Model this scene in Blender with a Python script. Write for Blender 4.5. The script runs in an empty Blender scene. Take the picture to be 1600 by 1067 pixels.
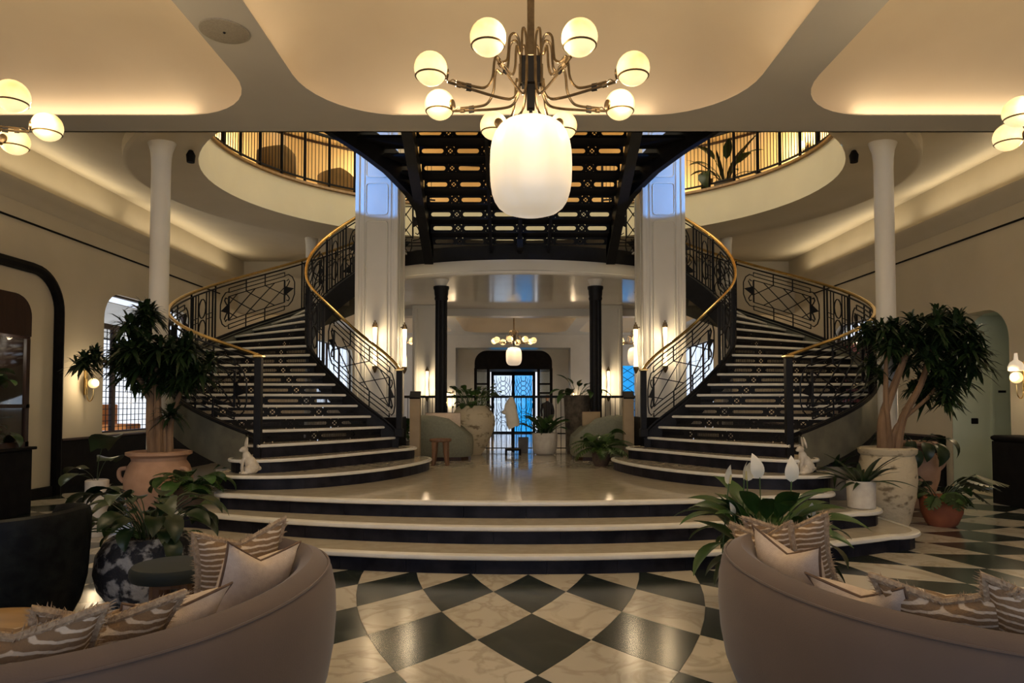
import bpy, bmesh, math, random
import numpy as np
from mathutils import Vector, Matrix
random.seed(7)
scene = bpy.context.scene
COL = scene.collection
PI = math.pi
R = math.radians

# ---------------------------------------------------------------- camera
XA = 0.14            # the axis of the building
FPX, PITCH, HZ = 1080.0, R(2.0), 628.0
CYP = HZ - FPX * math.tan(PITCH)
cam = bpy.data.cameras.new('camera')
cam.sensor_width = 36.0
cam.lens = 36.0 * FPX / 1600.0
cam.shift_y = (CYP - 533.5) / 1600.0
cam.clip_start = 0.05
cam.clip_end = 300
cam_ob = bpy.data.objects.new('camera', cam)
COL.objects.link(cam_ob)
cam_ob.location = (0, 0, 1.5)
cam_ob.rotation_euler = (PI / 2 + PITCH, 0, 0)
scene.camera = cam_ob

# ---------------------------------------------------------------- world, daylight, exposure
world = bpy.data.worlds.new('world')
scene.world = world
world.use_nodes = True
wn, wl = world.node_tree.nodes, world.node_tree.links
bg = wn['Background']
tcw = wn.new('ShaderNodeTexCoord'); sep = wn.new('ShaderNodeSeparateXYZ'); rmp = wn.new('ShaderNodeValToRGB')
wl.new(tcw.outputs['Generated'], sep.inputs[0]); wl.new(sep.outputs['Z'], rmp.inputs[0]); wl.new(rmp.outputs[0], bg.inputs[0])
rmp.color_ramp.elements[0].position = 0.0; rmp.color_ramp.elements[0].color = (0.86, 0.90, 1.0, 1)
rmp.color_ramp.elements[1].position = 0.75; rmp.color_ramp.elements[1].color = (0.20, 0.42, 1.0, 1)
bg.inputs[1].default_value = 1.2
def area(name, loc, rot, sx, sy, energy, color, portal=False):
    l = bpy.data.lights.new(name, 'AREA'); l.shape = 'RECTANGLE'; l.size = sx; l.size_y = sy
    l.energy = energy; l.color = color
    if portal: l.cycles.is_portal = True
    o = bpy.data.objects.new(name, l); COL.objects.link(o); o.location = loc; o.rotation_euler = rot
    o.visible_camera = False
    return o
# the open glazed front behind the camera lets the sky in
area('daylight_portal', (XA, -6.4, 2.4), (PI / 2, 0, 0), 15, 4.6, 1, (1, 1, 1), True)
area('well_fill_light', (XA, 10.4, 8.72), (0, 0, 0), 6.4, 6.4, 280, (1.0, .88, .62))  # unseen warm fill added over the stair well to lift fascia and stairs
# concealed strips on top of the side cornices wash the cove ceiling
for sx_ in (-1, 1):
    for yy_ in (10.4, 15.4):
        area('cornice_strip', (-7.22 if sx_ < 0 else 7.46, yy_, 4.80), (0, R(-28*sx_) + PI, 0), .08, 4.6, 13, (1.0, .82, .55))
vs = scene.view_settings
vs.view_transform = 'Standard'; vs.look = 'None'; vs.gamma = 1.0; vs.use_curve_mapping = False
vs.exposure = 0.42
scene.display_settings.display_device = 'sRGB'
LAMP = 1.0           # one dial for all the lamps' output

# ---------------------------------------------------------------- object helpers
def wmat(o):
    return (wmat(o.parent) @ o.matrix_parent_inverse if o.parent else Matrix()) @ o.matrix_basis
def link(o, parent=None, world=True):
    COL.objects.link(o)
    if parent is not None:
        o.parent = parent
        if world: o.matrix_parent_inverse = wmat(parent).inverted()
    return o
def tag(o, label=None, cat=None, group=None, kind=None):
    if label: o['label'] = label
    if cat: o['category'] = cat
    if group: o['group'] = group
    if kind: o['kind'] = kind
    return o
def thing(name, loc, label, cat, group=None, rz=0.0):
    o = bpy.data.objects.new(name, None); o.empty_display_size = 0.1
    o.location = loc; o.rotation_euler = (0, 0, rz); COL.objects.link(o)
    return tag(o, label, cat, group)
def copy_tree(o, parent=None):
    c = o.copy(); COL.objects.link(c); c.parent = parent
    if parent is not None: c.matrix_parent_inverse = o.matrix_parent_inverse.copy()
    for ch in list(o.children): copy_tree(ch, c)
    return c

class MB:
    """collects shapes, then links them as one mesh object"""
    def __init__(s, mirror=None): s.v = []; s.f = []; s.mirror = mirror
    def add(s, vs_, fs_):
        b = len(s.v); s.v += [tuple(p) for p in vs_]; s.f += [tuple(i + b for i in f) for f in fs_]
    def box(s, c, d, rz=0.0, m=None):
        x, y, z = d[0] / 2, d[1] / 2, d[2] / 2
        P = [(-x,-y,-z),(x,-y,-z),(x,y,-z),(-x,y,-z),(-x,-y,z),(x,-y,z),(x,y,z),(-x,y,z)]
        if m is not None: P = [m @ Vector(p) for p in P]
        elif rz:
            cs, sn = math.cos(rz), math.sin(rz); P = [(p[0]*cs - p[1]*sn, p[0]*sn + p[1]*cs, p[2]) for p in P]
        s.add([(p[0]+c[0], p[1]+c[1], p[2]+c[2]) for p in P], [(0,3,2,1),(4,5,6,7),(0,1,5,4),(1,2,6,5),(2,3,7,6),(3,0,4,7)])
    def bx(s, x0, x1, y0, y1, z0, z1): s.box(((x0+x1)/2,(y0+y1)/2,(z0+z1)/2),(abs(x1-x0),abs(y1-y0),abs(z1-z0)))
    def tube(s, path, r, n=6, closed=False, caps=True, flat=1.0, rot=0.0):
        P = [Vector(p) for p in path]; m = len(P)
        if m < 2: return
        rr = r if isinstance(r, (list, tuple)) else [r] * m
        up = None; rings = []
        for i in range(m):
            a = P[(i-1) % m] if (closed or i > 0) else P[i]
            b = P[(i+1) % m] if (closed or i < m-1) else P[i]
            t = b - a
            t = t.normalized() if t.length > 1e-9 else Vector((0,0,1))
            if up is None:
                ref = Vector((0,0,1)) if abs(t.z) < 0.95 else Vector((1,0,0)); up = (ref - t * ref.dot(t)).normalized()
            else:
                w = up - t * up.dot(t); up = w.normalized() if w.length > 1e-6 else up
            sd = t.cross(up)
            rings.append([P[i] + (sd * math.cos(2*PI*k/n + rot) + up * (flat * math.sin(2*PI*k/n + rot))) * rr[i] for k in range(n)])
        V = [p for g in rings for p in g]; F = []
        for i in range(m if closed else m-1):
            j = (i+1) % m
            for k in range(n): F.append((i*n+k, i*n+(k+1)%n, j*n+(k+1)%n, j*n+k))
        if caps and not closed: F += [tuple(range(n))[::-1], tuple(range((m-1)*n, m*n))]
        s.add(V, F)
    def bar(s, path, r, closed=False): s.tube(path, r*1.414, 4, closed, True, 1.0, PI/4)
    def lathe(s, prof, n=24, c=(0,0,0), cap0=True, cap1=True, sx=1.0, sy=1.0, ph=0.0):
        V = []; F = []
        for r, z in prof:
            for k in range(n): V.append((c[0]+sx*r*math.cos(2*PI*k/n+ph), c[1]+sy*r*math.sin(2*PI*k/n+ph), c[2]+z))
        m = len(prof)
        for i in range(m-1):
            for k in range(n): F.append((i*n+k, i*n+(k+1)%n, (i+1)*n+(k+1)%n, (i+1)*n+k))
        if cap0: F.append(tuple(range(n))[::-1])
        if cap1: F.append(tuple(range((m-1)*n, m*n)))
        s.add(V, F)
    def sphere(s, c, r, nu=16, nv=10, m=None):
        rx, ry, rz = r if isinstance(r, (tuple, list)) else (r, r, r)
        V = [(0,0,-rz)]
        for j in range(1, nv):
            a = -PI/2 + PI*j/nv
            for k in range(nu): V.append((rx*math.cos(a)*math.cos(2*PI*k/nu), ry*math.cos(a)*math.sin(2*PI*k/nu), rz*math.sin(a)))
        V.append((0,0,rz)); F = []
        for k in range(nu): F.append((0, 1+(k+1)%nu, 1+k)); F.append((len(V)-1, 1+(nv-2)*nu+k, 1+(nv-2)*nu+(k+1)%nu))
        for j in range(nv-2):
            for k in range(nu): F.append((1+j*nu+k, 1+j*nu+(k+1)%nu, 1+(j+1)*nu+(k+1)%nu, 1+(j+1)*nu+k))
        if m is not None: V = [m @ Vector(p) for p in V]
        s.add([(p[0]+c[0], p[1]+c[1], p[2]+c[2]) for p in V], F)
    def prism(s, poly, z0, z1):
        n = len(poly)
        s.add([(x,y,z0) for x,y in poly] + [(x,y,z1) for x,y in poly],
              [tuple(range(n))[::-1], tuple(range(n, 2*n))] + [(i,(i+1)%n,n+(i+1)%n,n+i) for i in range(n)])
    def strip(s, A, B, closed=False):
        n = len(A); m = n if closed else n-1
        s.add(list(A)+list(B), [(i,(i+1)%n,n+(i+1)%n,n+i) for i in range(m)])
    def sheets(s, rows, closed=False):
        n = len(rows[0]); V = [p for r in rows for p in r]; F = []
        for j in range(len(rows)-1):
            for i in range(n if closed else n-1): F.append((j*n+i, j*n+(i+1)%n, (j+1)*n+(i+1)%n, (j+1)*n+i))
        s.add(V, F)
    def build(s, name, mat, parent=None, smooth=False, world=True, solid=0.0, bevel=0.0):
        vv, ff = s.v, s.f
        if s.mirror is not None:
            vv = [(2*s.mirror - p[0], p[1], p[2]) for p in vv]; ff = [f[::-1] for f in ff]
        me = bpy.data.meshes.new(name); me.from_pydata([tuple(p) for p in vv], [], ff); me.update()
        if mat is not None: me.materials.append(mat)
        if smooth:
            me.polygons.foreach_set('use_smooth', [True]*len(me.polygons))
            me.set_sharp_from_angle(angle=R(42))
        o = bpy.data.objects.new(name, me); link(o, parent, world)
        if solid:
            md = o.modifiers.new('thickness', 'SOLIDIFY'); md.thickness = solid; md.offset = 0
        if bevel:
            md = o.modifiers.new('edge', 'BEVEL'); md.width = bevel; md.segments = 2; md.limit_method = 'ANGLE'
        return o
def put(mesh_ob, parent, mat4, name=None):
    """a further copy of a mesh, as a part of parent, at a local transform"""
    o = bpy.data.objects.new(name or mesh_ob.name.split('.')[0], mesh_ob.data)
    COL.objects.link(o); o.parent = parent; o.matrix_basis = mat4
    return o
def arc(cx, cy, r, a0, a1, n): return [(cx + r*math.cos(a0+(a1-a0)*i/n), cy + r*math.sin(a0+(a1-a0)*i/n)) for i in range(n+1)]
def catmull(pts, k=6):
    P = [np.array(p, float) for p in pts]; P = [2*P[0]-P[1]] + P + [2*P[-1]-P[-2]]; out = []
    for i in range(1, len(P)-2):
        for j in range(k):
            t = j/k; a,b,c,d = P[i-1],P[i],P[i+1],P[i+2]
            out.append(0.5*((2*b)+(-a+c)*t+(2*a-5*b+4*c-d)*t*t+(-a+3*b-3*c+d)*t**3))
    out.append(P[-2]); return [tuple(float(x) for x in p) for p in out]
def in_view(p, mx=0, my=0):
    dz = p[2]-1.5; d = p[1]*math.cos(PITCH)+dz*math.sin(PITCH)
    if d < 0.3: return False
    u = dz*math.cos(PITCH)-p[1]*math.sin(PITCH)
    x, y = 800+FPX*p[0]/d, CYP-FPX*u/d
    return -mx < x < 1600+mx and -my < y < 1067+my

# ---------------------------------------------------------------- materials
def lin(c): return tuple(((x/255.0+0.055)/1.055)**2.4 if x > 10 else x/255.0/12.92 for x in c)
def mat(name, col, rough=0.6, metal=0.0, col2=None, scale=3.0, detail=4.0, lo=0.35, hi=0.65, bump=0.0, bscale=None,
        emit=0.0, ecol=None, sheen=0.0, coat=0.0, stretch=(1,1,1), vein=False, spec=None, trans=0.0, alpha=None, objrand=0.0):
    m = bpy.data.materials.new(name); m.use_nodes = True
    nt = m.node_tree; N, L = nt.nodes, nt.links; b = N['Principled BSDF']
    b.inputs['Base Color'].default_value = (*col, 1); b.inputs['Roughness'].default_value = rough; b.inputs['Metallic'].default_value = metal
    if spec is not None: b.inputs['Specular IOR Level'].default_value = spec
    if sheen: b.inputs['Sheen Weight'].default_value = sheen; b.inputs['Sheen Roughness'].default_value = 0.4
    if coat: b.inputs['Coat Weight'].default_value = coat; b.inputs['Coat Roughness'].default_value = 0.1
    if trans: b.inputs['Transmission Weight'].default_value = trans
    if emit: b.inputs['Emission Color'].default_value = (*(ecol or col), 1); b.inputs['Emission Strength'].default_value = emit
    if col2 is not None or bump or objrand:
        tc = N.new('ShaderNodeTexCoord'); mp = N.new('ShaderNodeMapping'); L.new(tc.outputs['Object'], mp.inputs[0])
        mp.inputs['Scale'].default_value = stretch
        nz = N.new('ShaderNodeTexNoise'); nz.inputs['Scale'].default_value = scale; nz.inputs['Detail'].default_value = detail
        L.new(mp.outputs[0], nz.inputs[0]); src = nz.outputs[0]
        if vein:
            nz.inputs['Distortion'].default_value = 1.2
            s1 = N.new('ShaderNodeMath'); s1.operation = 'SUBTRACT'; s1.inputs[1].default_value = 0.5; L.new(src, s1.inputs[0])
            s2 = N.new('ShaderNodeMath'); s2.operation = 'ABSOLUTE'; L.new(s1.outputs[0], s2.inputs[0]); src = s2.outputs[0]
        if col2 is not None:
            rp = N.new('ShaderNodeValToRGB'); L.new(src, rp.inputs[0])
            rp.color_ramp.elements[0].position = lo; rp.color_ramp.elements[0].color = (*col2, 1)
            rp.color_ramp.elements[1].position = hi; rp.color_ramp.elements[1].color = (*col, 1)
            out = rp.outputs[0]
            if objrand:
                oi = N.new('ShaderNodeObjectInfo'); hs = N.new('ShaderNodeHueSaturation'); mr = N.new('ShaderNodeMapRange')
                mr.inputs[3].default_value = 1-objrand; mr.inputs[4].default_value = 1+objrand
                L.new(oi.outputs['Random'], mr.inputs[0]); L.new(mr.outputs[0], hs.inputs['Value']); L.new(out, hs.inputs['Color']); out = hs.outputs[0]
            L.new(out, b.inputs['Base Color'])
            if emit: L.new(out, b.inputs['Emission Color'])
        if bump:
            nb = N.new('ShaderNodeTexNoise'); nb.inputs['Scale'].default_value = bscale or scale; nb.inputs['Detail'].default_value = 5
            L.new(mp.outputs[0], nb.inputs[0])
            bp = N.new('ShaderNodeBump'); bp.inputs['Strength'].default_value = bump; bp.inputs['Distance'].default_value = 0.02
            L.new(nb.outputs[0], bp.inputs['Height']); L.new(bp.outputs[0], b.inputs['Normal'])
    return m
M = {}
M['plaster'] = mat('plaster_cream', (.60,.53,.40), .75, col2=(.55,.485,.36), scale=1.4, lo=.3, hi=.7, bump=.06, bscale=30)
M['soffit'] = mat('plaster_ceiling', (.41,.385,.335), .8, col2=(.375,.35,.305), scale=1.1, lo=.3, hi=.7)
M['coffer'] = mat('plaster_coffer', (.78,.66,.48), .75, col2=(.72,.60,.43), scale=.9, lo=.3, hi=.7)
M['white'] = mat('plaster_white', (.72,.69,.62), .35, col2=(.66,.63,.56), scale=2.0, lo=.3, hi=.7)
M['gloss_white'] = mat('gloss_paint', (.70,.67,.60), .12, col2=(.66,.62,.55), scale=1.5)
M['fascia'] = mat('fascia_paint', (.74,.70,.52), .6, col2=(.70,.66,.49), scale=1.5)
M['green_paint'] = mat('pale_green_paint', (.56,.62,.50), .6, col2=(.52,.58,.46), scale=2)
M['upper_wall'] = mat('upper_wall_paint', (.78,.62,.34), .7, col2=(.72,.56,.30), scale=1)
M['marble'] = mat('marble_cream', (.54,.495,.415), .18, col2=(.42,.375,.30), scale=2.2, detail=8, lo=.0, hi=.06, vein=True, objrand=.10)
M['marble_dark'] = mat('marble_green', (.020,.027,.024), .18, col2=(.055,.066,.057), scale=2.0, detail=9, lo=.0, hi=.025, vein=True, objrand=.25)
M['terrazzo'] = mat('terrazzo_floor', (.60,.54,.43), .10, col2=(.52,.46,.36), scale=9, detail=6)
M['nosing'] = mat('nosing_marble', (.80,.78,.71), .3, col2=(.73,.70,.62), scale=6)
M['riser'] = mat('riser_stone', (.007,.007,.011), .4, spec=.12, col2=(.022,.022,.030), scale=5, detail=5)
M['grout'] = mat('grout', (.20,.18,.14), .6, col2=(.17,.15,.12), scale=8)
M['iron'] = mat('black_iron', (.006,.006,.008), .5, 0, spec=.18, col2=(.009,.009,.011), scale=12)
M['iron_grey'] = mat('patinated_iron', (.17,.165,.12), .5, .2, col2=(.11,.105,.08), scale=4)
M['brass'] = mat('brass', (.80,.56,.22), .25, 1.0, col2=(.66,.44,.16), scale=14)
M['bronze'] = mat('dark_bronze', (.20,.14,.075), .32, .9, col2=(.13,.09,.05), scale=20)
M['black'] = mat('black_lacquer', (.005,.0045,.005), .65, spec=.08, col2=(.009,.008,.008), scale=6)
M['darkwood'] = mat('dark_wood', (.038,.017,.009), .45, spec=.25, col2=(.028,.012,.007), scale=4, stretch=(6,6,.6))
M['wood'] = mat('oak', (.34,.20,.07), .35, col2=(.25,.14,.045), scale=3, stretch=(1,9,1))
M['stoolwood'] = mat('carved_wood', (.20,.10,.05), .55, col2=(.13,.065,.03), scale=5, stretch=(5,5,1))
M['velvet'] = mat('taupe_velvet', (.140,.100,.080), .85, col2=(.126,.090,.071), scale=3, bump=.08, bscale=160, sheen=.25)
M['velvet_green'] = mat('dark_green_velvet', (.006,.011,.010), .75, col2=(.009,.015,.014), scale=3, sheen=.08)
M['leather'] = mat('black_leather', (.0035,.004,.005), .5, spec=.12, col2=(.010,.012,.012), scale=14, bump=.1, bscale=90)
M['linen'] = mat('cream_linen', (.66,.54,.43), .9, col2=(.60,.48,.38), scale=40, bump=.25, bscale=220)
M['piping'] = mat('brown_piping', (.17,.10,.06), .8, col2=(.13,.08,.05), scale=40)
M['fringe'] = mat('fringe_wool', (.50,.38,.25), .95, col2=(.34,.24,.15), scale=60, bump=.5, bscale=150)
M['sagefabric'] = mat('sage_boucle', (.21,.215,.165), .95, col2=(.18,.185,.14), scale=30, bump=.3, bscale=120)
M['terracotta'] = mat('terracotta', (.47,.29,.19), .85, col2=(.39,.23,.145), scale=6, bump=.15, bscale=30)
M['terracotta_red'] = mat('red_terracotta', (.36,.115,.05), .75, col2=(.28,.085,.04), scale=7)
M['lava'] = mat('crusted_lava_glaze', (.022,.022,.026), .8, col2=(.40,.38,.35), scale=11, detail=10, lo=.43, hi=.52, bump=1.0, bscale=26)
M['limewash'] = mat('limewashed_stone', (.56,.48,.33), .85, col2=(.20,.15,.09), scale=6, detail=8, lo=.34, hi=.44, bump=.7, bscale=16, stretch=(1,1,1.6))
M['roughstone'] = mat('rough_dark_stone', (.15,.12,.085), .9, col2=(.06,.048,.036), scale=9, detail=9, bump=.9, bscale=20)
M['whitepot'] = mat('white_ceramic', (.66,.62,.54), .7, col2=(.58,.53,.46), scale=14, bump=.1, bscale=40)
M['greypot'] = mat('grey_ceramic', (.16,.15,.13), .7, col2=(.12,.11,.10), scale=9)
M['brownpot'] = mat('brown_basket', (.13,.085,.055), .85, col2=(.08,.05,.035), scale=30, stretch=(1,1,4), bump=.5, bscale=60)
M['soil'] = mat('soil', (.018,.012,.008), .95, col2=(.03,.02,.013), scale=30, bump=.6, bscale=50)
M['pedestal'] = mat('pedestal_stone', (.40,.30,.18), .6, col2=(.35,.26,.15), scale=6)
M['bark'] = mat('bark', (.26,.16,.09), .9, col2=(.15,.09,.05), scale=8, stretch=(1,1,.3), bump=.8, bscale=22)
M['hare'] = mat('white_hare_glaze', (.70,.65,.56), .6, col2=(.50,.44,.35), scale=16, detail=6, bump=.35, bscale=60)
M['statue'] = mat('white_statue_stone', (.74,.68,.56), .7, col2=(.64,.58,.46), scale=7)
M['leaf_dark'] = mat('leaf_dark', (.020,.042,.012), .38, col2=(.012,.026,.009), scale=3, objrand=.3)
M['leaf_mid'] = mat('leaf_mid', (.042,.100,.020), .36, col2=(.026,.062,.014), scale=3, objrand=.3)
M['leaf_fresh'] = mat('leaf_fresh', (.075,.145,.028), .45, col2=(.045,.095,.018), scale=4, objrand=.25)
M['spathe'] = mat('white_spathe', (.82,.78,.66), .5, col2=(.76,.70,.56), scale=6)
M['spadix'] = mat('spadix', (.66,.56,.24), .7, col2=(.6,.5,.2), scale=40)
M['glow'] = mat('opal_globe_glass', (1,.80,.42), .5, col2=(.98,.64,.22), scale=7, detail=5, lo=.25, hi=.6, emit=.74)
M['glow_pend'] = mat('opal_pendant_glass', (1,.88,.70), .4, col2=(.93,.78,.58), scale=5, detail=5, lo=.25, hi=.65, emit=.29, stretch=(1,1,.3))
M['glow_tube'] = mat('sconce_tube_glass', (1,.86,.56), .4, col2=(1,.70,.34), scale=9, lo=.3, hi=.6, emit=1.5)
M['skin'] = mat('skin', (.55,.33,.24), .6, col2=(.5,.3,.21), scale=8)
M['suit'] = mat('dark_suit', (.012,.012,.018), .8, col2=(.016,.016,.022), scale=12)
M['hair'] = mat('dark_hair', (.02,.014,.01), .6, col2=(.03,.02,.015), scale=20)
M['speaker'] = mat('speaker_grille', (.26,.23,.18), .7, col2=(.22,.19,.15), scale=60)
M['chairgold'] = mat('ochre_upholstery', (.22,.135,.045), .9, col2=(.18,.11,.035), scale=4, sheen=.3)
M['pink'] = mat('pink_blind', (.75,.10,.16), .8, col2=(.85,.16,.22), scale=3)
M['awning'] = mat('white_awning', (.80,.78,.72), .8, col2=(.74,.72,.66), scale=2)
M['orange'] = mat('orange_cushion', (.70,.22,.03), .8, col2=(.6,.18,.025), scale=5)
def glass(name, tint, rough=0.05, frac=.12):
    m = bpy.data.materials.new(name); m.use_nodes = True; nt = m.node_tree; N, L = nt.nodes, nt.links
    N.remove(N['Principled BSDF']); out = N['Material Output']
    t = N.new('ShaderNodeBsdfTransparent'); g = N.new('ShaderNodeBsdfGlossy'); mx = N.new('ShaderNodeMixShader')
    nz = N.new('ShaderNodeTexNoise'); nz.inputs['Scale'].default_value = 2.0
    rp = N.new('ShaderNodeValToRGB'); rp.color_ramp.elements[0].color = (*[c*.8 for c in tint], 1); rp.color_ramp.elements[1].color = (*tint, 1)
    L.new(nz.outputs[0], rp.inputs[0]); L.new(rp.outputs[0], t.inputs[0]); g.inputs['Roughness'].default_value = rough
    mx.inputs[0].default_value = frac; L.new(t.outputs[0], mx.inputs[1]); L.new(g.outputs[0], mx.inputs[2]); L.new(mx.outputs[0], out.inputs[0])
    return m
M['glass'] = glass('clear_glass', (.96,.97,.96))
M['glass_blue'] = glass('blue_door_glass', (.15,.66,.98))
M['glass_pale'] = glass('pale_blue_glass', (.86,.94,1.0))
def stripe_mat():
    m = mat('striped_fur_cushion', (.30,.19,.095), .9, col2=(.2,.12,.06), scale=30, bump=.4, bscale=90)
    nt = m.node_tree; N, L = nt.nodes, nt.links; b = N['Principled BSDF']
    tc = N.new('ShaderNodeTexCoord'); w = N.new('ShaderNodeTexWave'); w.wave_type = 'BANDS'; w.bands_direction = 'Y'
    w.inputs['Scale'].default_value = 12.0; w.inputs['Distortion'].default_value = 1.6; w.inputs['Detail'].default_value = 2; w.inputs['Detail Scale'].default_value = 1.6
    L.new(tc.outputs['Object'], w.inputs[0])
    rp = N.new('ShaderNodeValToRGB'); rp.color_ramp.elements[0].position = .66; rp.color_ramp.elements[0].color = (.25,.155,.08,1)
    rp.color_ramp.elements[1].position = .84; rp.color_ramp.elements[1].color = (.66,.54,.40,1)
    L.new(w.outputs[0], rp.inputs[0]); L.new(rp.outputs[0], b.inputs['Base Color'])
    return m
M['stripe'] = stripe_mat()
def lamp_light(name, loc, energy, color, parent, rad=.06):
    l = bpy.data.lights.new(name, 'POINT'); l.energy = energy * LAMP; l.color = color; l.shadow_soft_size = rad
    o = bpy.data.objects.new(name, l); o.location = loc; COL.objects.link(o); o.parent = parent; o.visible_camera = False
    return o
WARM = (1.0, .77, .48)
# ================================================================ the large structure
def rr_pairs(x0, x1, y0, y1, hx0, hx1, hy0, hy1, r, n=6):
    rbl, rbr, rtr, rtl = r if isinstance(r, (tuple, list)) else (r, r, r, r)
    hole, outer = [], []
    cs = [(hx1-rtr, hy1-rtr, rtr, 0, (x1,None),(x1,y1),(None,y1)), (hx0+rtl, hy1-rtl, rtl, 90, (None,y1),(x0,y1),(x0,None)),
          (hx0+rbl, hy0+rbl, rbl, 180, (x0,None),(x0,y0),(None,y0)), (hx1-rbr, hy0+rbr, rbr, 270, (None,y0),(x1,y0),(x1,None))]
    for cx, cy, rr, a, A, B, Cc in cs:
        A = (cx if A[0] is None else A[0], cy if A[1] is None else A[1]); Cc = (cx if Cc[0] is None else Cc[0], cy if Cc[1] is None else Cc[1])
        for i in range(n+1):
            t = i/n; th = R(a+90*t); hole.append((cx+rr*math.cos(th), cy+rr*math.sin(th)))
            p, q, u = (A, B, t*2) if t <= .5 else (B, Cc, t*2-1)
            outer.append((p[0]+(q[0]-p[0])*u, p[1]+(q[1]-p[1])*u))
    return hole, outer
def rr_outline(hx0, hx1, hy0, hy1, r, n=6): return rr_pairs(hx0-1, hx1+1, hy0-1, hy1+1, hx0, hx1, hy0, hy1, r, n)[0]
WL, WR = -7.4, 7.64          # side walls
ZS = 4.66                    # soffit of the lobby ceiling
YB = 8.0                     # where the lobby ceiling ends
VC, VR, VA, VB, VF = (XA, 10.7), 4.7, 4.79, 3.75, 3.5     # the round well
ZP = 0.51                    # platform

# ---- floor and its tiles
mb = MB(); mb.bx(WL-.2, WR+1.6, -6.4, 33.5, -.12, -.004)
floor = tag(mb.build('floor', M['grout']), 'checkered black and cream marble lobby floor', None, None, 'structure')
PC = (XA, 9.9); RK = [3.28] + [3.83 + .555*k for k in range(14)]; NA = 48
cand = []
for k in range(0, 13):
    for j in range(NA):
        off = .5*((k+1) % 2)
        def pt(kk, jj): a = 2*PI*(jj)/NA; r = RK[kk]; return (PC[0]+r*math.sin(a), PC[1]-r*math.cos(a))
        j0 = j + .5*(k % 2)
        if k + 1 >= len(RK): continue
        kin = max(k-1, 0)
        T, Bm, Lf, Rt = pt(kin, j0), pt(k+1, j0), pt(k, j0-.5), pt(k, j0+.5)
        cxy = pt(k, j0)
        if cxy[1] > 13.5 or cxy[0] < WL-.3 or cxy[0] > WR+.3: continue
        poly = []
        seq = [(kin, j0, k, j0+.5), (k, j0+.5, k+1, j0), (k+1, j0, k, j0-.5), (k, j0-.5, kin, j0)]
        for (ka, ja, kb, jb) in seq:
            for t in (0., .5):
                r = RK[ka]+(RK[kb]-RK[ka])*t; a = 2*PI*(ja+(jb-ja)*t)/NA
                poly.append((PC[0]+r*math.sin(a), PC[1]-r*math.cos(a)))
        c = (sum(p[0] for p in poly)/8, sum(p[1] for p in poly)/8)
        poly = [(min(max(c[0]+(p[0]-c[0])*.9945, WL+.02), WR-.02), c[1]+(p[1]-c[1])*.9945) for p in poly][::-1]
        vis = any(in_view((p[0], p[1], 0), 60, 60) for p in poly)
        cand.append((not vis, abs(c[0])+c[1]*.3, k % 2 == 1, poly, c))
cand.sort(key=lambda t: (t[0], t[1]))
rest = {True: MB(), False: MB()}
for i, (hid, d, light, poly, c) in enumerate(cand):
    if not hid and i < 296:
        mb = MB(); mb.prism([(p[0], p[1]) for p in poly], -.004, .0 + .0006*((i*7) % 3))
        mb.build('floor_tile', M['marble' if light else 'marble_dark'], floor)
    else: rest[light].prism(poly, -.004, 0)
for k in (True, False):
    if rest[k].v: tag(rest[k].build('floor_tile_field', M['marble' if k else 'marble_dark'], floor), kind='stuff')
mb = MB(); mb.bx(WL, WR, 16.9, 33.0, -.004, .004); mb.build('far_hall_floor', M['terrazzo'], floor)

# ---- the stepped platform
plat = tag(bpy.data.objects.new('floor_platform', None), 'raised cream stone platform with three curved dark-risered steps', None, None, 'structure')
plat.location = (XA, 7, 0); COL.objects.link(plat)
def step_path(y0, Rr, W, rc, yend, yl=None):
    """front edge of a step, from the left back corner round to the right back corner"""
    cy = y0 + Rr; xs = W - rc; ye = cy - math.sqrt(Rr*Rr - xs*xs)
    P = [(-W, yend), (-W, ye+rc+.25)]
    a0 = math.asin(xs/Rr)
    P += [(-xs - rc*math.cos(t), ye+rc*.95 - rc*math.sin(t)*.95) for t in [R(a) for a in range(0, 76, 15)]]
    P += [(Rr*math.sin(a0*t), cy - Rr*math.cos(a0*t)) for t in np.linspace(-1, 1, 33)]
    Q = [(-x, y) for x, y in P[:8]][::-1]
    if yl: P[0] = (-W, yl)
    return [(XA+x, y) for x, y in P + Q]
STEPS = [(6.05, 7.8, 4.10, .45, 8.05, .17), (6.49, 7.6, 3.90, .40, 8.2, .34), (6.92, 9.0, 3.42, .32, 14.12, .51)]
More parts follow.
